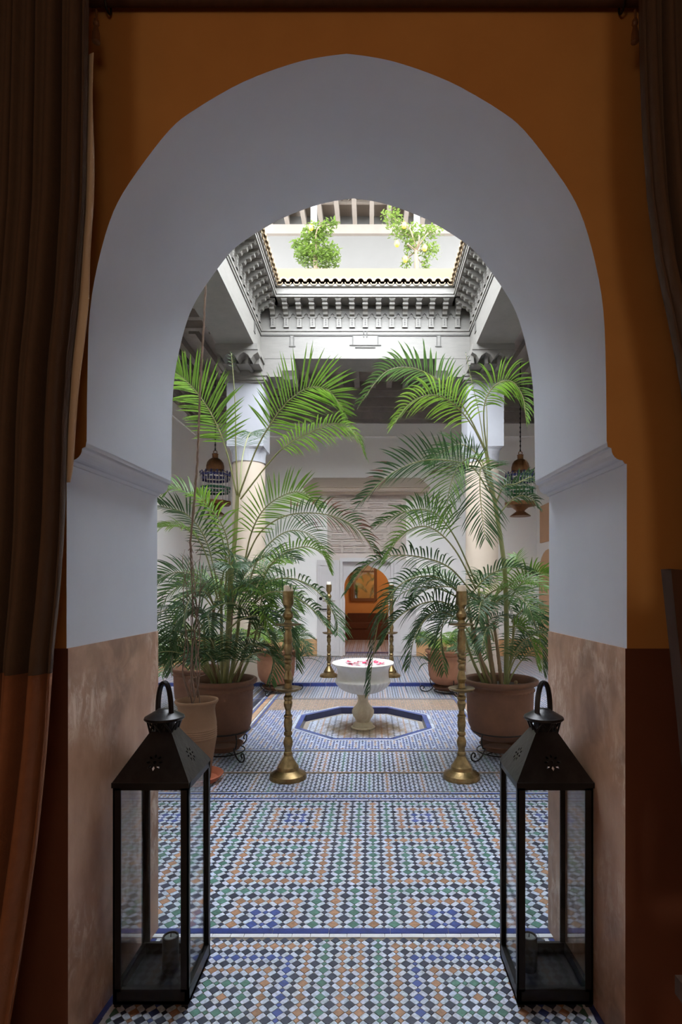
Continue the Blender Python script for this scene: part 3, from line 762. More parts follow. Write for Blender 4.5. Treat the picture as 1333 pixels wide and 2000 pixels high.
for s in (-1,1): mb.box(min(s*.42,s*.47), max(s*.42,s*.47), YW-.04, YW+.12, dz, 1.695)
mb.box(-.47,.47,YW-.04,YW+.12,1.695,1.76); mb.build('wicket_frame', M['doorleaf'], df)
mb = MB(); mb.box(-.69,-.47,YW+.0,YW+.1,dz,1.72); mb.box(.47,.69,YW,YW+.1,dz,1.72); mb.build('side_panel', M['doorleaf'], df)
# board with a horseshoe arch inside the wicket
hs = [(-.385,dz),(-.385,1.02),(-.40,1.12)]+[(-.40*math.cos(a), 1.24+.37*math.sin(a)*1.0) for a in [-.25+ (PI/2+.25)*k/9 for k in range(0,9)]]
hs = hs+[(0,1.655)]+[(-x,z) for x, z in reversed(hs)]
out = [(-.42,dz),(-.42,1.70),(.42,1.70),(.42,dz)]
poly = out[:2]+[(.42,1.70),(.42,dz)]+list(reversed(hs))
mb = MB()
bm = bmesh.new(); vv = [bm.verts.new((p[0],p[1],0)) for p in poly]; es = [bm.edges.new((vv[i], vv[(i+1)%len(vv)])) for i in range(len(vv))]
bmesh.ops.triangle_fill(bm, use_beauty=True, edges=es); bm.verts.index_update()
mb.add([(v.co.x, YW+.06, v.co.y) for v in bm.verts], [[v.index for v in f.verts] for f in bm.faces]); bm.free()
mb.walls(hs, lambda p: (p[0],YW+.06,p[1]), lambda p: (p[0],YW+.10,p[1]))
mb.build('arch_board', M['doorleaf'], df, label='white board cut to a horseshoe arch')
for s in (-1,1):
    mb = MB(); xa, xb = sorted((s*.475, s*.865)); mb.box(xa,xb,YW-.075,YW-.03,dz+.01,1.72)
    leaf = mb.build('door_leaf', M['doorleaf'], df, label='pale grey folded-back door leaf')
    mb = MB()
    for z0, z1 in ((.12,.78),(.92,1.64)):
        for a0,a1,b0,b1 in ((xa+.05,xb-.05,z0,z0+.014),(xa+.05,xb-.05,z1-.014,z1),(xa+.05,xa+.064,z0,z1),(xb-.064,xb-.05,z0,z1)): mb.box(a0,a1,YW-.088,YW-.075,b0,b1)
        mb.box(xa+.10,xb-.10,YW-.084,YW-.075,z0+.05,z1-.05)
    mb.build('panel_moulding', M['doorleaf'], leaf)
    mb = MB(); xo = s*.83
    mb.tube([(xo,YW-.10,.865),(xo-s*.14,YW-.10,.865)], .012, 8); mb.tube([(xo-s*.04,YW-.10,.865),(xo-s*.04,YW-.075,.865)], .01, 6)
    mb.build('bolt', M['iron'], leaf, label='dark iron bolt')
    mb = MB(); mb.lathe([(.0,.0),(.028,.004),(.03,.012),(.02,.02),(0,.024)], (0,0,0), 12)
    mb.v = [(s*.80+x, YW-.075-z, 1.05+y) for x, y, z in mb.v]; mb.build('knocker', M['iron'], leaf)
mb = MB()   # hood over the door
pts = [(-1.08,2.90),(-1.08,2.97),(-.92,3.13),(.92,3.13),(1.08,2.97),(1.08,2.90)]
vs = [(-1.06,YW-.26,2.89),(1.06,YW-.26,2.89),(1.06,YW,2.89),(-1.06,YW,2.89),(-1.06,YW-.26,2.95),(1.06,YW-.26,2.95),(1.06,YW,2.95),(-1.06,YW,2.95)]
mb.add(vs, [(0,3,2,1),(0,1,5,4),(1,2,6,5),(3,0,4,7),(4,5,6,7)])
vs = [(-1.09,YW-.29,2.95),(1.09,YW-.29,2.95),(1.09,YW,2.95),(-1.09,YW,2.95),(-.93,YW-.05,3.16),(.93,YW-.05,3.16),(.93,YW,3.16),(-.93,YW,3.16)]
mb.add(vs, [(0,3,2,1),(0,1,5,4),(1,2,6,5),(3,0,4,7),(4,5,6,7)])
mb.box(-1.0,1.0,YW-.18,YW,2.85,2.89); mb.box(-1.07,1.07,YW-.275,YW-.26,2.905,2.915)
mb.build('door_hood', M['canopy'], df, label='tan sloping wooden hood over the door')
# room behind
struct(MB().box(-2.2,2.2,13.2,13.3,0,3.2).build('wall_rear_room', M['orange_rear']), 'glowing ochre wall of the room behind the far door')
for s, nm in ((-1,'left'),(1,'right')):
    a, b = sorted((s*2.2, s*2.3)); struct(MB().box(a,b,YW+.36,13.3,0,3.2).build('wall_rear_room_'+nm, M['orange_rear']), 'ochre side wall of the rear room')
struct(MB().box(-2.3,2.3,YW+.36,13.3,3.2,3.3).build('ceiling_rear_room', M['darkwood']), 'ceiling of the rear room')
fr = struct(MB().box(-2.3,2.3,YW,13.3,-.04,.04).build('floor_rear_room', M['grout']), 'tiled floor of the rear room')
fld = Field()
zone(fld, -1.2, 1.2, YW+.36, 12.6, .04, .08, 0, 10.2, lambda i, j: 'twbw'[i % 4], dark='b', skirt=False)
zone(fld, -.42, .42, YW+.02, YW+.34, .04, .05, 0, YW+.05, lambda i, j: 'kwuw'[i % 4], dark='d', skirt=False)
hline(YW+.37, .18, 'u', 1.2, .2, z=.042)
fld.build('tile_field', fr)

# ------------------------------------------------------------------ floor lanterns by the arch
def star_holes(cx, cz, R):
    hs = []
    for k in range(8):
        a = PI/2+k*PI/4
        pts = [(.42,0),(.70,.16),(1.0,0),(.70,-.16)]
        hs.append([(cx+R*(u*math.cos(a)-v*math.sin(a)), cz+R*(u*math.sin(a)+v*math.cos(a))) for u, v in pts])
    hs.append([(cx+R*.22*math.cos(PI/3*k), cz+R*.22*math.sin(PI/3*k)) for k in range(6)])
    return hs
def floor_lantern(cx, cy, label, hinge):
    w = .116; r = thing('floor_lantern', label, 'lantern', (cx,cy,0), 'tall black floor lanterns flanking the arch')
    mb = MB(); mb.box(cx-w,cx+w,cy-w,cy+w,.012,.022)
    for a,b,c,d in ((-w,w,-w,-w+.012),(-w,w,w-.012,w),(-w,-w+.012,-w,w),(w-.012,w,-w,w)): mb.box(cx+a,cx+b,cy+c,cy+d,.012,.058)
    for sx in (-1,1):
        for sy in (-1,1): mb.box(cx+sx*(w-.012)-.01,cx+sx*(w-.012)+.01,cy+sy*(w-.012)-.01,cy+sy*(w-.012)+.01,0,.012)
    mb.build('base_tray', M['blackmetal'], r)
    for sx in (-1,1):
        for sy in (-1,1):
            mb = MB(); x, y = cx+sx*w, cy+sy*w
            x0,x1 = sorted((x, x-sx*.024)); y0,y1 = sorted((y, y-sy*.005)); mb.box(x0,x1,y0,y1,.05,.69)
            x0,x1 = sorted((x, x-sx*.005)); y0,y1 = sorted((y, y-sy*.018)); mb.box(x0,x1,y0,y1,.05,.69)
            mb.build('corner_post', M['blackmetal'], r)
    mb = MB()
    for a,b,c,d in ((-w,w,-w,-w+.008),(-w,w,w-.008,w),(-w,-w+.008,-w,w),(w-.008,w,-w,w)): mb.box(cx+a,cx+b,cy+c,cy+d,.668,.692)
    mb.build('top_rail', M['blackmetal'], r)
    i = w-.010
    for sy in (-1,1): MB().box(cx-i+.012,cx+i-.012,cy+sy*i-.0012,cy+sy*i+.0012,.055,.67).build('pane', M['glass'], r)
    for sx in (-1,1): MB().box(cx+sx*i-.0012,cx+sx*i+.0012,cy-i+.010,cy+i-.010,.055,.67).build('pane', M['glass'], r)
    # pyramid roof: four pierced sheets with a real thickness
    zt, wt, zb = .826, .034, .690; wb = w+.003
    sl = math.hypot(zt-zb, wb-wt)
    for k in range(4):
        a = k*PI/2; ca, sa = math.cos(a), math.sin(a)
        def mp(t):
            def f(p):
                u, v = p; q = v/sl; x = u; y = -(wb+(wt-wb)*q)+t*.8; z = zb+(zt-zb)*q-t*.5
                return (cx+x*ca-y*sa, cy+x*sa+y*ca, z)
            return f
        outer = [(-wb,0),(wb,0),(wt,sl),(-wt,sl)]; hs_ = star_holes(0, sl*.40, .027)
        mb = MB(); mb.holed(outer, hs_, mp(0)); mb.holed(outer, hs_, mp(.0015))
        for h in hs_+[outer]: mb.walls(h, mp(0), mp(.0015))
        mb.build('roof_panel', M['roofmetal'], r, label='sheet metal roof slope pierced with a star')
    mb = MB(); mb.box(cx-wb,cx+wb,cy-wb-.001,cy-wb+.004,.676,.692)
    mb.build('eave_strip', M['blackmetal'], r)
    mb = MB()
    for k in range(4):          # open zig-zag neck
        a = k*PI/2; ca, sa = math.cos(a), math.sin(a)
        pts = [(-.034,0),(-.017,.034),(0,0),(.017,.034),(.034,0)]
        for p, q in zip(pts[:-1], pts[1:]):
            def w3(p): 
                y = -.034-.016*p[1]/.034; return (cx+p[0]*ca-y*sa, cy+p[0]*sa+y*ca, zt-.002+p[1])
            mb.tube([w3(p), w3(q)], .0035, 5)
    mb.lathe([(.030,.820),(.032,.845),(.040,.862)], (cx,cy,0), 16)
    mb.build('neck', M['blackmetal'], r)
    mb = MB(); mb.lathe([(.060,.858),(.064,.862),(.062,.868),(.048,.876),(.034,.884),(.028,.886),(.022,.892),(0.002,.894)], (cx,cy,0), 28)
    mb.build('cap', M['blackmetal'], r, smooth=True, label='domed black cap')
    mb = MB(); n = 18; pts = []
    ang = .55*hinge
    for k in range(n+1):
        t = PI*k/n; u = .033*math.cos(t)*(1 if True else 0); z = .868+.112*math.sin(t)**.8
        pts.append((cx+u*math.cos(ang), cy+u*math.sin(ang), z))
    for q in (-.004, 0, .004): mb.tube([(x-q*math.sin(ang), y+q*math.cos(ang), z) for x, y, z in pts], .0052, 6)
    mb.build('handle', M['blackmetal'], r, smooth=True)
    return r
LA = (-.609, 1.826); LB = (.632, 1.826)
floor_lantern(*LA, 'tall black metal and glass floor lantern at the left foot of the arch', -1)
floor_lantern(*LB, 'tall black metal and glass floor lantern at the right foot of the arch', 1.1)
def pillar_candle(x, y, label):
    mb = MB(); mb.lathe([(.0255,.022),(.0265,.026),(.0265,.130),(.0255,.1335),(.0215,.134),(.0195,.127),(.001,.126)], (x,y,0), 24)
    o = thing('pillar_candle', label, 'candle', (x,y,.022), 'black pillar candles in the floor lanterns')
    wx = mb.build('wax', M['candle_black'], o, smooth=True); MB().tube([(x,y,.126),(x+.001,y,.140)], .0014, 5).build('wick', M['blackmetal'], wx)
    MB().lathe([(.0235,.1275),(.0235,.1285)], (x,y,0), 20).build('wax_pool', M['wax_pool'], o, label='grey dish of wax on top')
pillar_candle(LA[0]+.010, LA[1]+.028, 'short black pillar candle inside the left floor lantern')
pillar_candle(LB[0]-.040, LB[1]+.028, 'short black pillar candle inside the right floor lantern')

# ------------------------------------------------------------------ curtains
ROY, ROZ = 1.50, 2.866
rod = thing('curtain_rod', 'dark wooden curtain rod above the arch', 'curtain rod', (0,ROY,ROZ))
MB().tube([(-1.5,ROY,ROZ),(1.5,ROY,ROZ)], .012, 12).build('pole', M['darkwood'], rod, smooth=True)
for s in (-1,1): MB().lathe([(.012,0),(.02,.01),(.022,.03),(.014,.05),(.001,.055)], (0,0,0), 14).build('finial', M['darkwood'], rod).location = (s*1.5,0,0)
for s in (-1,1): MB().box(s*1.42-.008,s*1.42+.008,ROY,1.527,ROZ-.01,ROZ+.01).build('bracket', M['iron'], rod)
def curtain(label, edge, side, width, mats, lining):
    """edge: list of (z, x) of the free edge; folds run away from it"""
    r = thing('curtain', label, 'curtain', (edge[0][1], 1.40, edge[-1][0]), 'heavy curtains drawn back from the arch')
    nz, nu = 56, 190; z0, z1 = edge[-1][0], edge[0][0]
    zs = [e[0] for e in edge][::-1]; xs = [e[1] for e in edge][::-1]
    def ex(z): return float(np.interp(z, zs, xs))
    def pt(u, z, off=0.0):
        t = (z1-z)/(z1-z0); x = ex(z)+side*u*width*(1+.10*t*(1 if side < 0 else -1.5))
        ph = u*78*(1-.2*u)+.9*math.sin(z*1.1+u*5)+.4*math.sin(u*23)
        a = (.013+.013*min(1, t*1.3))*(1 if u > .03 else u/.03)*(.75+.35*math.sin(u*17))
        y = 1.40-.055+a*math.sin(ph)+.012*math.sin(ph*2.1+z*.9)-.05*t*(1-u*.3)+off
        return (x+.008*math.cos(ph)*side, y, z)
    def grid(name, za, zb, m, off=0, lab=None):
        mb = MB(); nzz = max(4, int(nz*(zb-za)/(z1-z0))); vs = []
        for i in range(nzz+1):
            z = za+(zb-za)*i/nzz
            for j in range(nu+1): vs.append(pt(j/nu, z, off))
        n = nu+1
        mb.add(vs, [(i*n+j,i*n+j+1,(i+1)*n+j+1,(i+1)*n+j) for i in range(nzz) for j in range(nu)])
        o = mb.build(name, m, r, smooth=3.0, fix=False, label=lab)
        sd = o.modifiers.new('thickness', 'SOLIDIFY'); sd.thickness = .004; sd.offset = 0
        return o
    zb = 1.09
    grid('upper_cloth', zb, z1, mats[0], lab='dark brown velvet')
    if z0 < zb: grid('lower_band', z0, zb, mats[1], lab='rust coloured lower band')
    if lining:
        mb = MB(); vs = []; zz = [lining[0]+(lining[1]-lining[0])*k/40 for k in range(41)]
        for z in zz:
            t = (z-lining[0])/(lining[1]-lining[0]); wd = .0003+.010*math.sin(PI*t**.62)**1.3+.0012*math.sin(z*17)
            x = ex(z); y = pt(0,z)[1]+.02
            for q in (-.02, 0, wd*.6, wd): vs.append((x-side*q, y+.01*math.sin(q*200), z))
        mb.add(vs, [(i*4+j,i*4+j+1,(i+1)*4+j+1,(i+1)*4+j) for i in range(40) for j in range(3)])
        o = mb.build('lining', M['lining'], r, smooth=3.0, fix=False, label='cream lining showing at the edge')
        sd = o.modifiers.new('thickness', 'SOLIDIFY'); sd.thickness = .003
    for k in range(6):
        x = edge[0][1]+side*(.03+k*width*.18)
        n = 14; MB().tube([(x,ROY+.018*math.cos(2*PI*q/n),ROZ-.006+.022*math.sin(2*PI*q/n)) for q in range(n)], .003, 5, closed=True).build('ring', M['iron'], r)
    return r
def edge_px(l, d): return [(P(x,y,d).z, P(x,y,d).x) for x, y in l]
DC = 1.345
eL = [(2.83, P(176,0,DC).x)]+edge_px([(174,200),(171,390),(159,585),(146,715),(139,845),(138,910),(135,1040),(127,1170),(118,1268),(108,1450),(92,1620),(70,1800),(42,1985)], DC)+[(.015, P(12,2150,DC).x)]
curtain('long brown velvet curtain with rust lower band hanging at the left', eL, -1, .62, (M['curtain'], M['curtain_band']), (1.545, 2.6))
eR = [(2.83, P(1248,0,DC).x)]+edge_px([(1250,100),(1254,240),(1263,390),(1280,520),(1304,637),(1324,750),(1336,850),(1346,1000),(1350,1150)], DC)+[(.5, P(1352,1900,DC).x)]
curtain('brown velvet curtain swept aside at the upper right', eR, 1, .5, (M['curtain'], M['curtain_band']), None)
for sx, px, lab in ((-1,188,'small tassel knot hanging at the left end of the rod'),(1,1241,'small tassel knot hanging at the right end of the rod')):
    c = P(px, 62, 1.41); t = thing('tassel', lab, 'tassel', c, 'small tassels at the curtain edges')
    MB().tube([c+Vector((0,0,.055)), c+Vector((.002,0,.03))], .003, 6).build('cord', M['midwood'], t)
    MB().lathe([(.002,.034),(.007,.028),(.008,.02),(.005,.014),(.009,-.004),(.010,-.026),(.002,-.028)], c, 10).build('fringe', M['midwood'], t)
# wooden chair whose back post shows at the right edge
ch = thing('wooden_chair', 'dark wooden chair whose back post shows at the right edge', 'chair', (.98,1.12,0))
for x, y in ((.735,1.18),(1.22,1.18)):
    mb = MB(); mb.prism([(x+.085,0),(x+.145,0),(x+.062,1.05),(x+.03,1.325),(x-.045,1.332),(x-.010,1.0)], lambda p: (p[0],y-.02,p[1]), lambda p: (p[0],y+.02,p[1])); mb.build('back_post', M['darkwood'], ch)
MB().box(.765,1.19,1.165,1.195,.75,1.25).build('back_panel', M['darkwood'], ch); MB().box(.72,1.24,.72,1.2,.42,.46).build('seat', M['darkwood'], ch)
for x in (.75,1.21): MB().box(x-.025,x+.025,.73,.78,0,.42).build('leg', M['darkwood'], ch)

# ------------------------------------------------------------------ fountain
FX, FY, FZ = -.005, OCY, -.058
ft = thing('fountain', 'carved white marble pedestal fountain in the octagonal basin', 'fountain', (FX,FY,FZ))
gad = lambda amp, n, lo, hi: (lambda i, th: 1+(amp*(abs(math.cos(n*th/2))-.6) if lo <= i <= hi else 0))
MB().lathe([(.115,-.058),(.115,-.048),(.098,-.042),(.092,-.02),(.082,-.008),(.070,.004)], (FX,FY,0), 40).build('foot', M['marble_stained'], ft, smooth=.9)
pr = [(.066,.004),(.074,.03),(.090,.055),(.101,.085),(.100,.110),(.086,.135),(.064,.158),(.053,.185),(.049,.215),(.050,.24),(.058,.252),(.064,.262)]
MB().lathe(pr, (FX,FY,0), 64, mod=gad(.10,10,1,6)).build('stem', M['marble_stained'], ft, smooth=1.2, label='baluster stem stained tan')
pr = [(.060,.262),(.09,.270),(.140,.283),(.185,.302),(.222,.327),(.250,.360),(.262,.385),(.264,.394),(.258,.400),(.250,.404),(.244,.425),(.242,.46),(.243,.49),(.252,.515),(.272,.535),(.290,.546),(.294,.556),(.288,.564),(.270,.566),(.252,.562),(.246,.552),(.240,.535),(.20,.47),(.10,.42),(.001,.41)]
MB().lathe(pr, (FX,FY,0), 120, mod=gad(.045,36,1,6)).build('bowl', M['marble'], ft, smooth=1.0, label='white gadrooned bowl with rolled rim')
wm = bpy.data.materials.new('water'); wm.use_nodes = True; wb_ = wm.node_tree.nodes['Principled BSDF']
wb_.inputs['Base Color'].default_value = (.72,.76,.76,1); wb_.inputs['Roughness'].default_value = .05
MB().lathe([(.2425,.541),(.2425,.5435)], (FX,FY,0), 60).build('water', wm, ft, label='still water in the bowl')
def petal_mesh(seed):
    rr = random.Random(seed); mb = MB(); vs = []; n = 9
    L = .038*rr.uniform(.85,1.2); W = L*rr.uniform(.7,.95); cup = rr.uniform(.25,.6)
    for i in range(5):
        u = i/4; w = W/2*math.sin(PI*(.12+.80*u))**.7
        for j in range(5):
            v = j/2-1; vs.append((L*(u-.5), w*v, cup*(w*abs(v))**2*30*.35+.25*L*(u-.4)**2))
    mb.add(vs, [(i*5+j,i*5+j+1,i*5+j+6,i*5+j+5) for i in range(4) for j in range(4)])
    return mb
pms = [petal_mesh(k).mesh('rose_petal', M['petal_red' if k % 3 else 'petal_pink'], smooth=3.0, fix=False) for k in range(9)]
spots = []
while len(spots) < 56:
    a, r_ = random.uniform(0,2*PI), .225*math.sqrt(random.random()); x, y = r_*math.cos(a), r_*math.sin(a)
    if all((x-p)**2+(y-q)**2 > .00055 for p, q in spots): spots.append((x,y))
for k, (x, y) in enumerate(spots):
    o = inst(pms[k % 9], 'rose_petal', None, (FX+x,FY+y,.549), random.uniform(0,6.28))
    o.rotation_euler = (random.uniform(-.35,.35), random.uniform(-.35,.35), random.uniform(0,6.28))
    tag(o, ('red' if (k % 9) % 3 else 'pink')+' rose petal floating in the fountain bowl', 'petal', ('red' if (k % 9) % 3 else 'pink')+' rose petals in the fountain bowl')

# ------------------------------------------------------------------ brass candlesticks
CP = [(1905,185),(1890,186),(1862,178),(1842,140),(1835,128),(1822,110),(1812,108),(1790,104),(1780,94),(1768,86),(1742,70),(1710,50),(1700,44),(1690,40),(1675,44),(1660,42),(1650,35),(1620,35),(1590,45),(1560,48),(1530,40),(1505,30),(1490,42),(1470,42),(1458,32),(1440,35),(1400,42),(1370,42),(1330,36),(1318,44),(1305,42),(1295,30),(1260,26),(1220,40),(1190,44),(1165,36),(1150,44),(1130,44),(1112,30),(1090,32),(1078,90),(1068,118),(1050,132),(1044,130),(1052,60),(1046,40),(1000,35),(960,48),(920,40),(880,28),(858,38),(835,38),(818,28),(800,42),(782,42),(770,30),(752,42),(735,42),(722,30),(690,42),(660,46),(625,38),(605,44),(560,40),(520,36),(492,28),(482,40),(462,40),(452,60),(446,130),(436,131),(436,60),(428,42),(400,30),(370,50),(340,52),(310,32),(290,30),(270,40),(255,52),(240,55),(140,54),(128,56),(124,50)]
cprof = [(hw*.000672, (1905-y)*.000703) for y, hw in CP]
def candlestick(x, y, z, label, fresh):
    r = thing('candlestick', label, 'candlestick', (x,y,z), 'turned brass floor candlesticks')
    nb = 14; nl = next(i for i, q in enumerate(CP) if q[0] == 1078); nu = next(i for i, q in enumerate(CP) if q[0] == 446)
    flute = lambda i, th: 1+.05*math.cos(12*th)
    def part(name, a, b, lab=None, mod=None): MB().lathe(cprof[a:b+1], (x,y,z), 36, mod=mod).build(name, M['brass'], r, smooth=.38, label=lab)
    part('base', 0, nb, 'flared bell base'); part('lower_shaft', nb, nl-1, 'turned lower shaft'); part('lower_dish', nl-1, nl+5)
    part('upper_shaft', nl+5, nu-1); part('upper_dish', nu-1, nu+3); part('candle_cup', nu+3, len(cprof)-1)
    c = thing('candle', ('fresh white' if fresh else 'worn dusty')+' candle in the '+label.split('brass ')[1], 'candle', (x,y,z+cprof[-1][1]), 'candles in the brass candlesticks')
    zt = z+cprof[-1][1]; rr = .030 if not fresh else .028
    wx = MB().lathe([(rr,0),(rr,.028),(rr*.93,.036),(rr*.7,.039),(.001,.036)], (x,y,zt), 24).build('wax', M['candle' if fresh else 'candle_old'], c, smooth=.9)
    MB().tube([(x,y,zt+.036),(x,y,zt+.046)], .0015, 5).build('wick', M['blackmetal'], wx)
candlestick(-.487, 3.74, .002, 'turned brass candlestick nearest the camera on the left', False)
candlestick(.676, 3.74, .002, 'turned brass candlestick nearest the camera on the right', False)
candlestick(-.50, 7.59, .043, 'turned brass candlestick behind the fountain on the left', True)
candlestick(.35, 7.59, .043, 'turned brass candlestick behind the fountain on the right', True)

# ------------------------------------------------------------------ pots, stands and saucers
def big_pot(x, y, z, R, H, label, m=None, band=True):
    r = thing('plant_pot', label, 'plant pot', (x,y,z))
    pr = [(.28,0),(.52,.03),(.72,.12),(.82,.25),(.86,.45),(.87,.70),(.875,.80),(.90,.815),(.90,.85),(.88,.86),(.885,.90),(.97,.925),(1.0,.95),(1.0,.985),(.97,1.0),(.90,1.0),(.86,.97),(.84,.90)]
    bd_ = MB().lathe([(a*R, b*H) for a, b in pr]+[(.83*R, .86*H)], (x,y,z), 48, cap=True); bd = bd_.build('body', m or M['terracotta'], r, smooth=.9)
    mb = MB().lathe([(.885*R,.818*H),(.897*R,.826*H),(.901*R,.832*H),(.897*R,.838*H),(.885*R,.846*H)], (x,y,z), 160, mod=lambda i, th: 1+.012*abs(math.sin(20*th)), cap=False)
    if band: mb.build('beaded_band', m or M['terracotta'], bd)
    MB().lathe([(.84*R,.865*H),(.5*R,.885*H),(.001,.89*H)], (x,y,z), 32).build('soil', M['soil'], r, label='dark soil')
    return r
def stand(x, y, z, label, rot, R=.2, H=.27, sc=1):
    r = thing('pot_stand', label, 'pot stand', (x,y,z), 'wrought iron pot stands')
    n = 36
    MB().tube([(x+R*math.cos(2*PI*k/n), y+R*math.sin(2*PI*k/n), z+H) for k in range(n)], .006, 6, closed=True).build('ring', M['iron'], r, smooth=True)
    MB().tube([(x+R*.8*math.cos(2*PI*k/n), y+R*.8*math.sin(2*PI*k/n), z+.03) for k in range(n)], .005, 6, closed=True).build('lower_ring', M['iron'], r, smooth=True)
    for q in range(3):
        a = rot+q*2*PI/3
        pts = [(R,H),(R+.012,H*.75),(R-.005,H*.45),(R-.03,.075),(R+.005,.028),(R+.06,.006),(R+.11,.016),(R+.132,.045),(R+.118,.07),(R+.092,.068),(R+.084,.048),(R+.098,.038)]
        sp = spline([(x+p*math.cos(a), y+p*math.sin(a), z+v) for p, v in pts], 44)
        MB().tube(sp, .0055, 6).build('scroll_leg', M['iron'], r, smooth=True)
        MB().tube([(x,y,z+.03),(x+R*.8*math.cos(a),y+R*.8*math.sin(a),z+.03)], .004, 5).build('strut', M['iron'], r)
def saucer(x, y, z, R, label, m=None):
    o = thing('pot_saucer', label, 'saucer', (x,y,z), 'terracotta drip saucers')
    MB().lathe([(R*.72,0),(R*.8,.008),(R*.97,.04),(R,.046),(R*.97,.05),(R*.92,.045),(R*.78,.014),(.001,.012)], (x,y,z), 36).build('dish', m or M['saucer'], o, smooth=.9)
PL = (-1.06, 4.27); PRR = (1.055, 4.27); PS = (-1.085, 3.69); QL = (-1.07, 6.72); QR = (.98, 6.68); QB = (-1.78, 5.9)
PZ, PH = .115, .465; ZSOIL = PZ+PH*.885
big_pot(*PL, PZ, .255, PH, 'large terracotta pot of the left palm on an iron stand', M['terracotta'])
stand(*PL, 0, 'black wrought iron scroll stand under the left palm pot', -.86, H=.19)
saucer(*PL, .036, .15, 'brown drip saucer hung under the left palm pot', M['terracotta'])
big_pot(*PRR, PZ, .288, PH, 'large terracotta pot of the right palm on an iron stand')
stand(*PRR, 0, 'black wrought iron scroll stand under the right palm pot', -2.42, R=.215, H=.19)
saucer(*PRR, .036, .155, 'brown drip saucer hung under the right palm pot', M['terracotta'])
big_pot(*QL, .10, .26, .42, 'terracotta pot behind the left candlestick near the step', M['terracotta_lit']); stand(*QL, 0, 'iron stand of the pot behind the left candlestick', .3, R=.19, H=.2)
saucer(*QL, .036, .17, 'dark saucer beneath the pot behind the left candlestick', M['terracotta'])
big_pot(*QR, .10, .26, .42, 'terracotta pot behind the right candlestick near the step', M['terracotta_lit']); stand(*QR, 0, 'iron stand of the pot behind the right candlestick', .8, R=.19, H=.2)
saucer(*QR, .036, .17, 'dark saucer beneath the pot behind the right candlestick', M['terracotta'])
big_pot(*QB, .004, .26, .42, 'terracotta pot half hidden behind the left palm', M['terracotta'])
# slim ringed pot in front
sp_ = thing('plant_pot', 'tall pale ringed clay pot with bare vine beside the left lantern', 'plant pot', (PS[0],PS[1],.012))
pr = [(.085,.012),(.09,.02),(.100,.10),(.115,.20),(.128,.28)]
for k in range(5): z = .29+k*.014; pr += [(.1285,z),(.131,z+.005),(.1285,z+.010)]
pr += [(.129,.38),(.122,.43),(.118,.47),(.122,.50),(.135,.518),(.141,.528),(.139,.537),(.130,.538),(.122,.53),(.114,.50),(.112,.47)]
MB().lathe(pr, (PS[0],PS[1],0), 44).build('body', M['terracotta_pale'], sp_, smooth=.9)
MB().lathe([(.113,.475),(.001,.482)], (PS[0],PS[1],0), 24).build('soil', M['soil'], sp_)
saucer(PS[0]+.01, PS[1]-.005, .002, .165, 'orange terracotta saucer on the floor under the ringed pot')

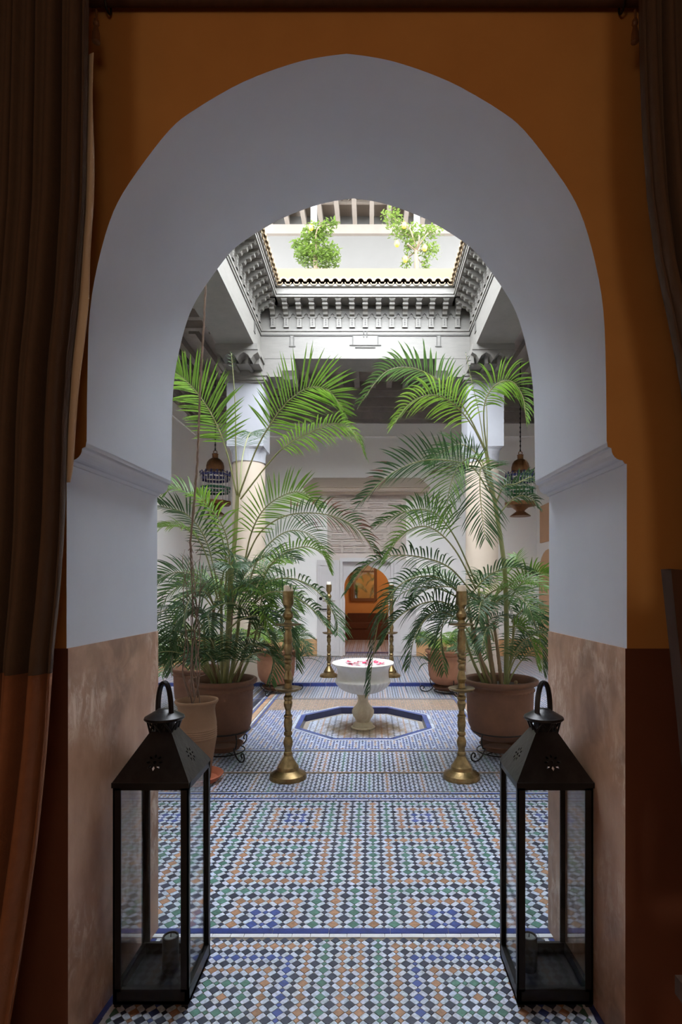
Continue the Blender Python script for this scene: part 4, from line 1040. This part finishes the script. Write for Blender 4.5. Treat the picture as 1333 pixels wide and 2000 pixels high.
# ------------------------------------------------------------------ hanging lanterns
def hanging_lantern(x, y, zb, label):
    r = thing('hanging_lantern', label, 'lantern', (x,y,zb), 'glass rod lanterns hung in the galleries')
    S = .0078
    def Z(v): return zb+(1830-v)*.0125/16*.98*S/.0078
    k = .000626   # metres per zoomed pixel
    def zz(v): return zb+(1830-v)*k
    def rr(v): return v*k
    rib = lambda n, a: (lambda i, th: 1+a*abs(math.cos(n*th/2)))
    MB().lathe([(rr(205),zz(745)),(rr(208),zz(720)),(rr(205),zz(640)),(rr(185),zz(560)),(rr(140),zz(490)),(rr(80),zz(450))], (x,y,0), 48, mod=rib(12,.05)).build('dome', M['lantern_brass'], r, smooth=1.0, label='ribbed brass dome')
    MB().lathe([(rr(70),zz(450)),(rr(72),zz(360)),(rr(80),zz(345)),(rr(50),zz(330)),(.004,zz(325))], (x,y,0), 24).build('neck', M['lantern_brass'], r, smooth=.8)
    n = 16; MB().tube([(x+rr(45)*math.cos(2*PI*q/n), y, zz(300)+rr(42)*math.sin(2*PI*q/n)) for q in range(n)], .006, 6, closed=True).build('loop', M['lantern_brass'], r)
    wave = lambda n, a: (lambda i, th: 1+a*math.cos(n*th))
    def ring(name, v0, v1, m, R=355):
        mb = MB(); mb.lathe([(rr(R-25),zz(v0)),(rr(R),zz(v0-6)),(rr(R+6),zz((v0+v1)/2)),(rr(R),zz(v1+6)),(rr(R-25),zz(v1))], (x,y,0), 64, mod=wave(8,.05), cap=False)
        mb.build(name, m, r, smooth=1.0)
    ring('glass_band', 900, 835, M['blueglass']); ring('glass_band', 1000, 930, M['blueglass'], 335); ring('glass_band', 1215, 1150, M['greenglass']); ring('glass_band', 1300, 1240, M['greenglass'], 335)
    ring('scalloped_rim', 1590, 1490, M['lantern_brass'], 358)
    mb = MB(); n = 30
    for q in range(n):
        a = 2*PI*q/n; R = rr(352*(1+.05*math.cos(8*a))); mb.tube([(x+R*math.cos(a),y+R*math.sin(a),zz(1500)),(x+R*math.cos(a),y+R*math.sin(a),zz(815))], .0055, 5)
    mb.build('glass_rods', M['rod'], r, label='ring of thin clear glass rods')
    mb = MB()
    for q in range(16):
        a = 2*PI*q/16; R = rr(352); mb.lathe([(.011,0),(.014,.02),(.002,.045)], (x+R*math.cos(a),y+R*math.sin(a),zz(835)), 6)
    mb.build('finials', M['blueglass'], r)
    mb = MB()
    for q in range(8):
        a = 2*PI*q/8; mb.tube([(x+rr(200)*math.cos(a),y+rr(200)*math.sin(a),zz(745)),(x+rr(345)*math.cos(a),y+rr(345)*math.sin(a),zz(830))], .006, 5)
    mb.build('cage', M['lantern_brass'], r)
    MB().lathe([(rr(330),zz(1580)),(rr(200),zz(1620)),(rr(110),zz(1690)),(rr(100),zz(1720)),(rr(240),zz(1820)),(rr(250),zz(1835)),(.004,zz(1835))], (x,y,0), 32).build('base_cup', M['lantern_brass'], r, smooth=.8)
    mb = MB(); top = 4.66; z0 = zz(262)
    mb.tube([(x,y,z0),(x+.004,y,z0+(top-z0)/2),(x,y,top)], .007, 6)
    z = z0
    while z < top: mb.lathe([(.008,0),(.013,.018),(.008,.036)], (x,y,z), 6); z += .07
    mb.build('chain', M['iron'], r, label='dark hanging chain')
hanging_lantern(-2.30, 8.5, P(421,1006,8.5).z, 'brass and blue glass rod lantern hanging beside the left column')
hanging_lantern(2.35, 8.5, P(1017,1008,8.5).z, 'brass and blue glass rod lantern hanging beside the right column')

# ------------------------------------------------------------------ rear room furniture
mr = thing('wall_mirror', 'wood framed mirror on the ochre wall behind the far door', 'mirror', (-.09,13.19,1.35))
mb = MB()
for a,b,c,d in ((-.40,.22,.90,.97),(-.40,.22,1.80,1.87),(-.40,-.33,.97,1.80),(.15,.22,.97,1.80)): mb.box(a,b,13.14,13.2,c,d)
mb.build('frame', M['midwood'], mr); MB().box(-.33,.15,13.18,13.2,.97,1.80).build('glass', M['mirror'], mr)
so = thing('sofa', 'low dark brown sofa against the rear room wall', 'sofa', (0,12.9,.04))
MB().box(-1.5,1.5,12.62,13.15,.04,.30).build('base', M['sofa'], so)
for k in range(3): MB().box(-1.48+k*.99,-.51+k*.99,12.6,13.0,.30,.42).build('seat_cushion', M['sofa'], so)
for k in range(3): MB().box(-1.46+k*.99,-.53+k*.99,12.98,13.16,.40,.62).build('back_cushion', M['sofa'], so)

# ------------------------------------------------------------------ palms
def frond_mb(pts, L=.30, n=34, t0=.28, roll=0.0, droop=.5, lift=.35, wid=.015, dry=0, rad=.006, taper=.55, rng=random, gap=0):
    """pts: rachis points root -> tip; leaflets in two ranks; returns MB (slots: 0 leaf, 1 rachis, 2 dry)"""
    R = spline(pts, 40); mb = MB(); n = int(n*.88); wid = wid*.80
    mb.tube(R, [rad*(1-.8*k/39)+.0008 for k in range(40)], 6, m=1)
    Up = Vector((0,0,1)); prevS = None
    frames = []
    for k in range(40):
        T = (R[min(k+1,39)]-R[max(k-1,0)]).normalized()
        S = T.cross(Up)
        if S.length < .25: S = prevS if prevS is not None else T.cross(Vector((0,1,0)))
        S = (S-T*S.dot(T)).normalized()
        if prevS is not None and S.dot(prevS) < 0: S = -S
        if prevS is not None: S = (S*.4+prevS*.6); S = (S-T*S.dot(T)).normalized()
        prevS = S; frames.append((T, S))
    for k in range(n):
        u = k/(n-1); t = t0+(1-t0)*u*.995; fi = t*39; i = min(int(fi), 38); f = fi-i
        p = R[i].lerp(R[i+1], f); T, S = frames[i]
        N = S.cross(T)
        if N.z < 0 and abs(roll) < .01: N = -N
        ca, sa = math.cos(roll), math.sin(roll); S2 = S*ca+N*sa; N2 = N*ca-S*sa
        env = (math.sin(PI*(.16+.74*u))**.75)*(1-.25*u)
        for sd in (-1, 1):
            if gap and rng.random() < gap: continue
            ln = L*env*rng.uniform(.85,1.12); ang = (1.18-.62*u)+rng.uniform(-.10,.10)
            d = (T*math.cos(ang)+S2*sd*math.sin(ang)+N2*(lift+rng.uniform(-.12,.12))).normalized()
            wv = T-d*T.dot(d); wv = wv.normalized() if wv.length > 1e-3 else S2
            q = p.copy(); vs = []; ns = 5; dr = droop*rng.uniform(.7,1.35)
            nn = d.cross(wv).normalized()
            for s_ in range(ns+1):
                x = s_/ns; w = wid*(1.0 if x > 0 else .5)*(math.sin(PI*(.18+.80*x))**.8)
                if s_ == ns: w = .0006
                vs += [q+wv*w*.5+nn*w*.16, q-nn*w*.10, q-wv*w*.5+nn*w*.16]
                dd = (d+Vector((0,0,-1))*dr*x*1.3).normalized(); q = q+dd*ln/ns
            b = len(mb.v); mb.v += [tuple(v) for v in vs]
            isdry = dry and rng.random() < dry
            for s_ in range(ns):
                mi = 2 if (isdry and s_ >= rng.choice((1,2,3))) else 0
                for j in range(2):
                    a = b+s_*3+j; mb.f.append([a, a+1, a+4, a+3]); mb.m.append(mi)
    return mb
def px_pts(l, d0, d1, bow=0):
    n = len(l); return [P(x, y, d0+(d1-d0)*k/(n-1)+bow*math.sin(PI*k/(n-1))) for k, (x, y) in enumerate(l)]
def wild(p0, az, el, ln, bend, rng):
    pts = [Vector(p0)]; e = el; n = 7
    for k in range(n):
        d = Vector((math.cos(az)*math.cos(e), math.sin(az)*math.cos(e), math.sin(e))); pts.append(pts[-1]+d*ln/n); e -= bend/n*(0.6+1.1*k/n); az += rng.uniform(-.05,.05)
    return pts
def frond(parent, pts, bright=False, leaf=None, label=None, **kw):
    m = leaf or (M['leaf_bright'] if bright else M['leaf'])
    o = frond_mb(pts, **kw).build('frond', [m, M['cane'], M['leaf_dry']], parent, smooth=3.0, fix=False, label=label); return o
def cane(parent, pts, r0, r1, m='cane', rings=True):
    R = spline(pts, 30); rad = []
    for k in range(30):
        t = k/29; rad.append(r0+(r1-r0)*t+(.0012 if k % 3 == 0 and rings else 0))
    MB().tube(R, rad, 10, m=0).build('cane', M[m], parent, smooth=1.2)

# --- left palm
rng = random.Random(11)
ZS = ZSOIL
lp = thing('areca_palm', 'tall bright areca palm in the left terracotta pot', 'palm', (PL[0],PL[1],ZS))
D = PL[1]
cane(lp, [(PL[0]+.01,D,ZS-.03), P(445,1250,D), P(452,1130,D), P(460,1040,D), P(464,968,D)], .021, .014)
base = Vector((PL[0],D,ZS))
tops = []
for k, (dx, dy, tx, ty, r) in enumerate([(-.05,-.04,418,1180,.016),(.05,-.05,470,1170,.017),(-.02,.06,432,1130,.015),(.07,.03,492,1190,.014),(-.08,.02,398,1210,.013),(.02,-.08,447,1215,.016),(.0,.08,455,1160,.014),(.09,-.02,505,1215,.012)]):
    t = P(tx, ty, D+dy*2); b = base+Vector((dx,dy,-.03)); cane(lp, [b, b.lerp(t,.5)+Vector((dx*.3,dy*.2,0)), t], r, r*.6, 'cane' if k % 3 else 'cane_dry'); tops.append(t)
F = lambda l, d0, d1, bow=0, **kw: frond(lp, px_pts(l, d0, d1, bow), **kw)
F([(466,970),(500,880),(528,830),(560,787),(605,757),(645,765),(672,805)], D, D-.25, bright=True, L=.36, n=44, t0=.30, roll=.95, droop=.22, wid=.017, lift=.25)
F([(463,968),(445,890),(428,840),(405,795),(372,752),(340,725)], D, D-.2, bright=True, L=.36, n=38, t0=.30, roll=-.85, droop=.2, wid=.019, lift=.3)
F([(470,975),(525,905),(560,870),(605,845),(655,828),(692,845),(714,888)], D, D-.3, bright=True, L=.22, n=44, t0=.30, roll=.5, droop=.75, lift=.1, wid=.014)
F([(468,970),(473,900),(482,860),(490,845),(495,850)], D, D+.75, L=.30, n=30, t0=.40, droop=.5, wid=.011, lift=.15)
F([(465,968),(461,880),(460,800),(456,735),(452,690)], D, D+.05, L=.05, n=6, t0=.85, rad=.006, wid=.006)
F([(440,1165),(442,1100),(432,1045),(408,1000),(375,968),(340,955),(318,965)], D, D-.3, bright=True, L=.26, n=26, t0=.42, roll=.5, droop=.5, wid=.017)
F([(446,1160),(448,1085),(436,1030),(405,985),(385,965)], D-.1, D-.45, bright=True, L=.22, n=22, t0=.2, roll=-.4, droop=.7, wid=.016)
F([(430,1170),(418,1110),(400,1050),(365,1005),(315,988)], D, D-.25, L=.24, n=28, t0=.35, roll=-.6, droop=.3)
F([(425,1170),(405,1090),(380,1045),(345,1028),(305,1030)], D-.05, D-.3, bright=True, L=.22, n=28, t0=.45, roll=.3, droop=.8, wid=.013)
F([(474,1120),(490,1045),(515,996),(553,968),(590,962),(622,990)], D, D-.2, bright=True, L=.26, n=36, t0=.22, roll=.9, droop=.25)
F([(474,1110),(505,1045),(545,1013),(592,1002),(650,1008),(700,1034),(738,1085)], D, D-.45, L=.24, n=40, t0=.42, roll=.75, droop=.8, dry=.55, wid=.012)
F([(480,1160),(505,1090),(540,1050),(575,1036),(612,1048),(640,1080)], D+.05, D+.3, L=.24, n=34, t0=.3, roll=.6, droop=.55, wid=.010)
F([(500,1170),(525,1110),(560,1078),(600,1068),(630,1082),(645,1115)], D, D-.2, bright=True, L=.19, n=34, t0=.25, roll=.5, droop=.75)
F([(490,1190),(520,1140),(570,1130),(620,1155),(655,1205),(660,1240)], D, D-.85, L=.26, n=38, t0=.2, roll=.6, droop=.8)
F([(480,1200),(520,1160),(565,1160),(610,1190),(640,1225)], D-.1, D-.9, L=.28, n=34, t0=.2, roll=.8, droop=.9)
F([(420,1190),(400,1140),(370,1120),(335,1120),(305,1135)], D-.1, D-.35, L=.24, n=32, t0=.15, roll=.6, droop=.5)
F([(410,1210),(385,1190),(355,1200),(335,1235),(330,1285)], D-.1, D-.25, L=.26, n=32, t0=.15, roll=.7, droop=.6)
F([(400,1250),(375,1230),(350,1245),(338,1280),(335,1310)], D-.15, D-.3, L=.22, n=28, t0=.15, roll=-.6, droop=.7)
F([(500,1230),(530,1200),(560,1215),(575,1260),(580,1300)], D, D-.2, L=.26, n=32, t0=.15, roll=.7, droop=.7)
F([(490,1240),(515,1225),(530,1250),(535,1290),(530,1330)], D-.1, D-.3, L=.24, n=30, t0=.1, roll=.8, droop=.7)
F([(440,1150),(445,1120),(450,1105),(455,1110)], D-.2, D-.75, L=.26, n=30, t0=.15, droop=.9, wid=.012)
F([(500,1150),(520,1110),(540,1090),(560,1100)], D-.1, D+.5, bright=True, L=.26, n=30, t0=.2, droop=.6)
for k in range(22):
    p = rng.choice(tops)+Vector((0,0,-rng.uniform(0,.15))); az = rng.uniform(0, 2*PI)
    frond(lp, wild(p, az, rng.uniform(.5,1.2), rng.uniform(.45,.8), rng.uniform(1.6,2.6), rng), bright=rng.random() < .25, L=rng.uniform(.20,.27), n=30, t0=.2, droop=rng.uniform(.4,.9), roll=rng.uniform(-.5,.5), rng=rng)
for k in range(15):
    a = rng.uniform(0,2*PI); p = base+Vector((.07*math.cos(a),.07*math.sin(a),.0))
    frond(lp, wild(p, a, rng.uniform(1.0,1.35), rng.uniform(.5,.75), rng.uniform(1.2,2.2), rng), L=.22, n=26, t0=.35, droop=.7, roll=rng.uniform(-.4,.4), rng=rng)

# --- right palm
rp = thing('areca_palm', 'tall arching areca palm in the right terracotta pot', 'palm', (PRR[0],PRR[1],ZSOIL))
D = PRR[1]; base = Vector((PRR[0],D,ZSOIL)); tops = []
cane(rp, [base+Vector((.05,0,-.03)), P(990,1220,D), P(986,1110,D), P(972,1010,D), P(958,930,D), P(950,880,D)], .020, .013)
for k, (dx, dy, tx, ty, r) in enumerate([(-.04,-.05,950,1180,.017),(-.08,0,912,1160,.015),(-.02,.06,935,1150,.015),(.0,-.08,965,1215,.016),(.06,.05,1005,1200,.013),(-.1,.03,900,1200,.013),(-.06,-.06,925,1225,.014)]):
    t = P(tx, ty, D+dy*2); b = base+Vector((dx,dy,-.03)); cane(rp, [b, b.lerp(t,.5)+Vector((dx*.3,dy*.2,0)), t], r, r*.6, 'cane' if k % 3 else 'cane_dry'); tops.append(t)
mb = MB(); mb.lathe([(.012,-.04),(.014,.04),(.011,.05)], (base.x+.10,base.y-.09,base.z), 8); mb.build('stub', M['cane_dry'], rp, label='cut cane stub')
F = lambda l, d0, d1, bow=0, **kw: frond(rp, px_pts(l, d0, d1, bow), **kw)
F([(950,880),(915,810),(880,762),(845,735),(800,718),(752,728),(706,785)], D, D-.35, L=.26, n=46, t0=.22, roll=-.55, droop=.6, wid=.016, leaf=M['leaf'])
F([(950,885),(925,835),(890,792),(850,772),(805,785),(768,830)], D, D-.45, bright=True, L=.28, n=38, t0=.25, roll=-.6, droop=.75, wid=.016)
F([(953,890),(946,830),(948,785),(968,752),(1000,745),(1022,775),(1028,820)], D, D-.2, bright=True, L=.25, n=40, t0=.30, roll=.7, droop=.75, wid=.013)
F([(948,880),(935,800),(922,745),(910,690)], D, D+.1, L=.05, n=6, t0=.8, rad=.004, wid=.006)
F([(952,880),(952,820),(950,780),(946,755)], D, D+.1, L=.06, n=8, t0=.7, rad=.004, wid=.006)
F([(955,960),(925,915),(880,900),(825,900),(765,925),(705,980)], D, D-.5, L=.32, n=44, t0=.18, roll=-.75, droop=.35, dry=.12, wid=.015)
F([(958,940),(935,890),(900,868),(862,885),(840,905)], D+.1, D+.4, L=.22, n=30, t0=.25, roll=-.4, droop=.6, leaf=M['leaf'])
F([(960,960),(945,915),(938,925),(940,985),(948,1050)], D-.05, D-.4, L=.36, n=38, t0=.18, roll=0, droop=.5, lift=.1, wid=.012)
F([(962,970),(935,900),(900,905),(880,950),(870,1010)], D-.1, D-.35, L=.34, n=34, t0=.2, roll=.3, droop=.6, wid=.011, bright=True)
F([(930,1140),(895,1060),(862,1012),(830,996),(790,1000),(735,1026)], D, D-.4, L=.24, n=38, t0=.3, roll=-.6, droop=.6)
F([(930,1150),(890,1075),(850,1035),(812,1030),(775,1058),(752,1100)], D-.1, D-.5, bright=True, L=.26, n=36, t0=.3, roll=-.6, droop=.6, wid=.012)
F([(925,1160),(880,1110),(830,1090),(770,1085),(715,1105),(678,1155)], D, D-.55, bright=False, L=.24, n=42, t0=.22, roll=-.55, droop=.95)
F([(920,1180),(860,1130),(805,1130),(765,1160),(740,1215),(728,1290),(722,1350)], D, D-.3, L=.26, n=44, t0=.18, roll=-.6, droop=.9)
F([(915,1200),(860,1175),(810,1185),(770,1215),(745,1260)], D-.1, D-.5, L=.28, n=38, t0=.15, roll=-.7, droop=.9)
F([(905,1215),(865,1195),(835,1205),(810,1245),(800,1300)], D-.1, D-.4, L=.26, n=36, t0=.12, roll=-.7, droop=.9)
F([(920,1210),(890,1190),(868,1210),(862,1260),(868,1310)], D-.15, D-.35, L=.22, n=30, t0=.15, roll=-.7, droop=.8)
F([(968,985),(985,950),(1008,945),(1040,932),(1062,945)], D, D-.25, L=.16, n=22, t0=.25, roll=.5, droop=.6, wid=.014)
F([(972,1010),(992,985),(1015,968),(1040,975),(1050,990)], D, D-.2, L=.15, n=18, t0=.35, roll=.6, droop=.8, wid=.014)
F([(990,1190),(1010,1150),(1040,1125),(1075,1120)], D, D-.2, bright=True, L=.24, n=28, t0=.3, roll=.5, droop=.6)
F([(1000,1215),(1025,1190),(1045,1215),(1058,1260),(1062,1310)], D, D-.15, L=.26, n=32, t0=.15, roll=.7, droop=.7)
F([(995,1225),(1020,1225),(1040,1255),(1050,1300)], D-.1, D-.25, bright=True, L=.22, n=28, t0=.15, roll=.7, droop=.8)
F([(960,1190),(985,1130),(1000,1110),(1010,1085)], D, D+.3, bright=True, L=.22, n=28, t0=.3, roll=.4, droop=.4)
for k in range(17):
    p = rng.choice(tops)+Vector((0,0,-rng.uniform(0,.15))); az = rng.uniform(0, 2*PI)
    frond(rp, wild(p, az, rng.uniform(.5,1.2), rng.uniform(.45,.8), rng.uniform(1.6,2.6), rng), bright=rng.random() < .25, L=rng.uniform(.20,.26), n=28, t0=.2, droop=rng.uniform(.4,.9), roll=rng.uniform(-.5,.5), rng=rng)
for k in range(6):
    a = rng.uniform(0,2*PI); p = base+Vector((.07*math.cos(a),.07*math.sin(a),.0))
    frond(rp, wild(p, a, rng.uniform(1.0,1.35), rng.uniform(.5,.75), rng.uniform(1.2,2.2), rng), L=.2, n=24, t0=.35, droop=.7, roll=rng.uniform(-.4,.4), rng=rng)

# --- smaller palms in the rear pots
def bush(x, y, z, label, n, ln, leaf=None, seed=1, name='potted_palm', cat='palm'):
    rg = random.Random(seed); r = thing(name, label, cat, (x,y,z))
    for k in range(n):
        a = 2*PI*k/n+rg.uniform(-.3,.3); p = (x+.05*math.cos(a), y+.05*math.sin(a), z-.02)
        frond(r, wild(p, a, rg.uniform(.8,1.4), ln*rg.uniform(.7,1.15), rg.uniform(1.2,2.3), rg), leaf=leaf, bright=rg.random() < .3, L=.22, n=24, t0=.3, droop=.7, roll=rg.uniform(-.5,.5), rng=rg)
    return r
bush(QL[0], QL[1], .10+.42*.885, 'small leafy palm in the pot behind the left candlestick', 13, .62, seed=3)
bush(QR[0], QR[1], .10+.42*.885, 'small leafy palm in the pot behind the right candlestick', 12, .55, seed=4)
bush(QB[0], QB[1], .004+.42*.885, 'shaded palm in the pot half hidden at the far left', 13, .9, seed=5)
def spiky(x, y, z, label, n, seed):
    rg = random.Random(seed); r = thing('spiky_plant', label, 'plant', (x,y,z), 'dark strap leaved plants')
    for k in range(n):
        a = 2*PI*k/n*2.4; e = rg.uniform(.2,1.2); ln = rg.uniform(.26,.40)
        pts = spline(wild((x,y,z), a, e, ln, rg.uniform(.8,2.0), rg), 9); mb = MB(); vs = []
        for i, p in enumerate(pts):
            T = (pts[min(i+1,8)]-pts[max(i-1,0)]).normalized(); S = T.cross(Vector((0,0,1))).normalized(); w = .013*math.sin(PI*(.15+.84*i/8))
            vs += [p+S*w, p-Vector((0,0,w*.35)), p-S*w]
        mb.add(vs, [(i*3+j,i*3+j+1,i*3+j+4,i*3+j+3) for i in range(8) for j in range(2)]); mb.build('leaf', M['leaf_dark'], r, smooth=3.0, fix=False)
spiky(-.80, 6.70, .40, 'dark strap leaved plant spilling from the rear left pot', 26, 3)
spiky(.80, 6.62, .34, 'dark strap leaved plant spilling from the rear right pot', 22, 8)

# --- bare vine climbing from the ringed pot
vn = thing('bare_vine', 'bare twisted vine climbing a rope out of the ringed pot', 'vine', (PS[0],PS[1],.47))
D = PS[1]
def vine_pt(z, k, amp):
    # rope line from the pot up to the beam
    ys = [1365,1250,1150,1060,1000,900,760,640,540,470]; xs = [381,384,378,372,378,386,391,398,403,407]
    zz_ = [P(0,y,D).z for y in ys]; x = float(np.interp(z, zz_, xs)); q = P(x, 0, D); tw = z*(26 if z > 1.2 else 9)+k*2*PI/3
    return Vector((q.x+amp*math.cos(tw), D+amp*math.sin(tw), z))
ztop = 3.62
for k in range(3):
    n = 150; MB().tube([vine_pt(.49+(ztop-.49)*i/n, k, .0045 if .49+(ztop-.49)*i/n > 1.55 else .0045+.028*(1-((.49+(ztop-.49)*i/n)-.49)/1.06)) for i in range(n+1)], [.0040-.0012*i/n for i in range(n+1)], 6).build('strand', M['vine'], vn, smooth=True)
rg = random.Random(5)
for k in range(5):
    x0, x1 = rg.uniform(360,392), rg.uniform(362,400); pts = [P(370+rg.uniform(-6,22),1362,D+rg.uniform(-.05,.05))]
    for q in range(1,7): pts.append(P(x0+(x1-x0)*q/6+rg.uniform(-7,7), 1362-(260+rg.uniform(-20,60))*q/6, D+rg.uniform(-.05,.05)))
    MB().tube(spline(pts, 40), [.0042-.0026*i/39 for i in range(40)], 6).build('stem', M['vine'], vn, smooth=True)
for k in range(12):
    p = P(378+rg.uniform(-12,12), rg.uniform(1010,1250), D); q = p+Vector((rg.uniform(-.14,.14), rg.uniform(-.06,.06), rg.uniform(.02,.16)))
    MB().tube(spline([p, p.lerp(q,.5)+Vector((0,0,.02)), q], 8), [.0026-.0018*i/7 for i in range(8)], 5).build('twig', M['vine'], vn)

# --- terrace trees
def tree(label, d, trunk, clumps, nleaf, seed, lemons=()):
    rg = random.Random(seed); b = P(*trunk[0], d); r = thing('citrus_tree', label, 'tree', (b.x, d, 5.05))
    pts = [Vector((b.x,d,5.05))]+[P(x,y,d) for x, y in trunk]
    MB().tube(spline(pts, 20), [.045-.02*k/19 for k in range(20)], 8).build('trunk', M['trunk'], r, smooth=True)
    top = P(*trunk[-1], d)
    mb = MB(); bb = MB(); wsum = sum(c[2]*c[3] for c in clumps)
    for (cx, cy, rx, ry) in clumps:
        c = P(cx, cy, d); RX, RY = rx*d/FPX, ry*d/FPX
        bb.tube(spline([top, top.lerp(c,.5)+Vector((rg.uniform(-.08,.08),rg.uniform(-.1,.1),.04)), c], 10), [.014-.009*k/9 for k in range(10)], 5)
        for k in range(int(nleaf*rx*ry/wsum)):
            a, e = rg.uniform(0,2*PI), math.asin(rg.uniform(-1,1)); q = rg.random()**.5
            p = c+Vector((RX*math.cos(a)*math.cos(e)*q, .45*(RX+RY)/2*math.sin(a)*math.cos(e)*q*1.6, RY*math.sin(e)*q))
            az, el = rg.uniform(0,2*PI), rg.uniform(-.7,.6); dv = Vector((math.cos(az)*math.cos(el), math.sin(az)*math.cos(el), math.sin(el)))
            L = rg.uniform(.04,.075); S = dv.cross(Vector((rg.uniform(-.4,.4),rg.uniform(-.4,.4),1))).normalized(); w = L*.22
            mb.add([p, p+dv*L*.4+S*w, p+dv*L, p+dv*L*.4-S*w, p+dv*L*.4-Vector((0,0,w*.3))], [(0,1,4),(1,2,4),(2,3,4),(3,0,4)])
    fo = mb.build('foliage', M['leaf_tree'], r, fix=False); fo['kind'] = 'stuff'
    bb.build('branches', M['trunk'], r)
    for (x, y) in lemons:
        p = P(x, y, d-.1); MB().lathe([(.004,-.05),(.026,-.036),(.038,0),(.026,.034),(.006,.048)], p, 12).build('lemon', M['lemon'], r, smooth=True)
tree('bushy green citrus tree on the terrace at the left', 7.9, [(618,535),(616,505),(617,480)], [(617,500,34,34),(612,462,26,26),(630,452,20,20),(595,495,22,24),(645,500,22,28),(650,437,14,8),(582,476,12,12)], 2300, 21, [(608,444)])
tree('slender lemon tree with yellow fruit on the terrace at the right', 7.9, [(814,560),(814,510),(813,490)], [(765,425,22,22),(785,452,26,18),(812,462,28,22),(845,450,24,14),(840,490,22,20),(795,520,10,18),(832,520,10,16),(800,485,14,14)], 1100, 22, [(776,476),(830,484),(792,506),(790,440)])
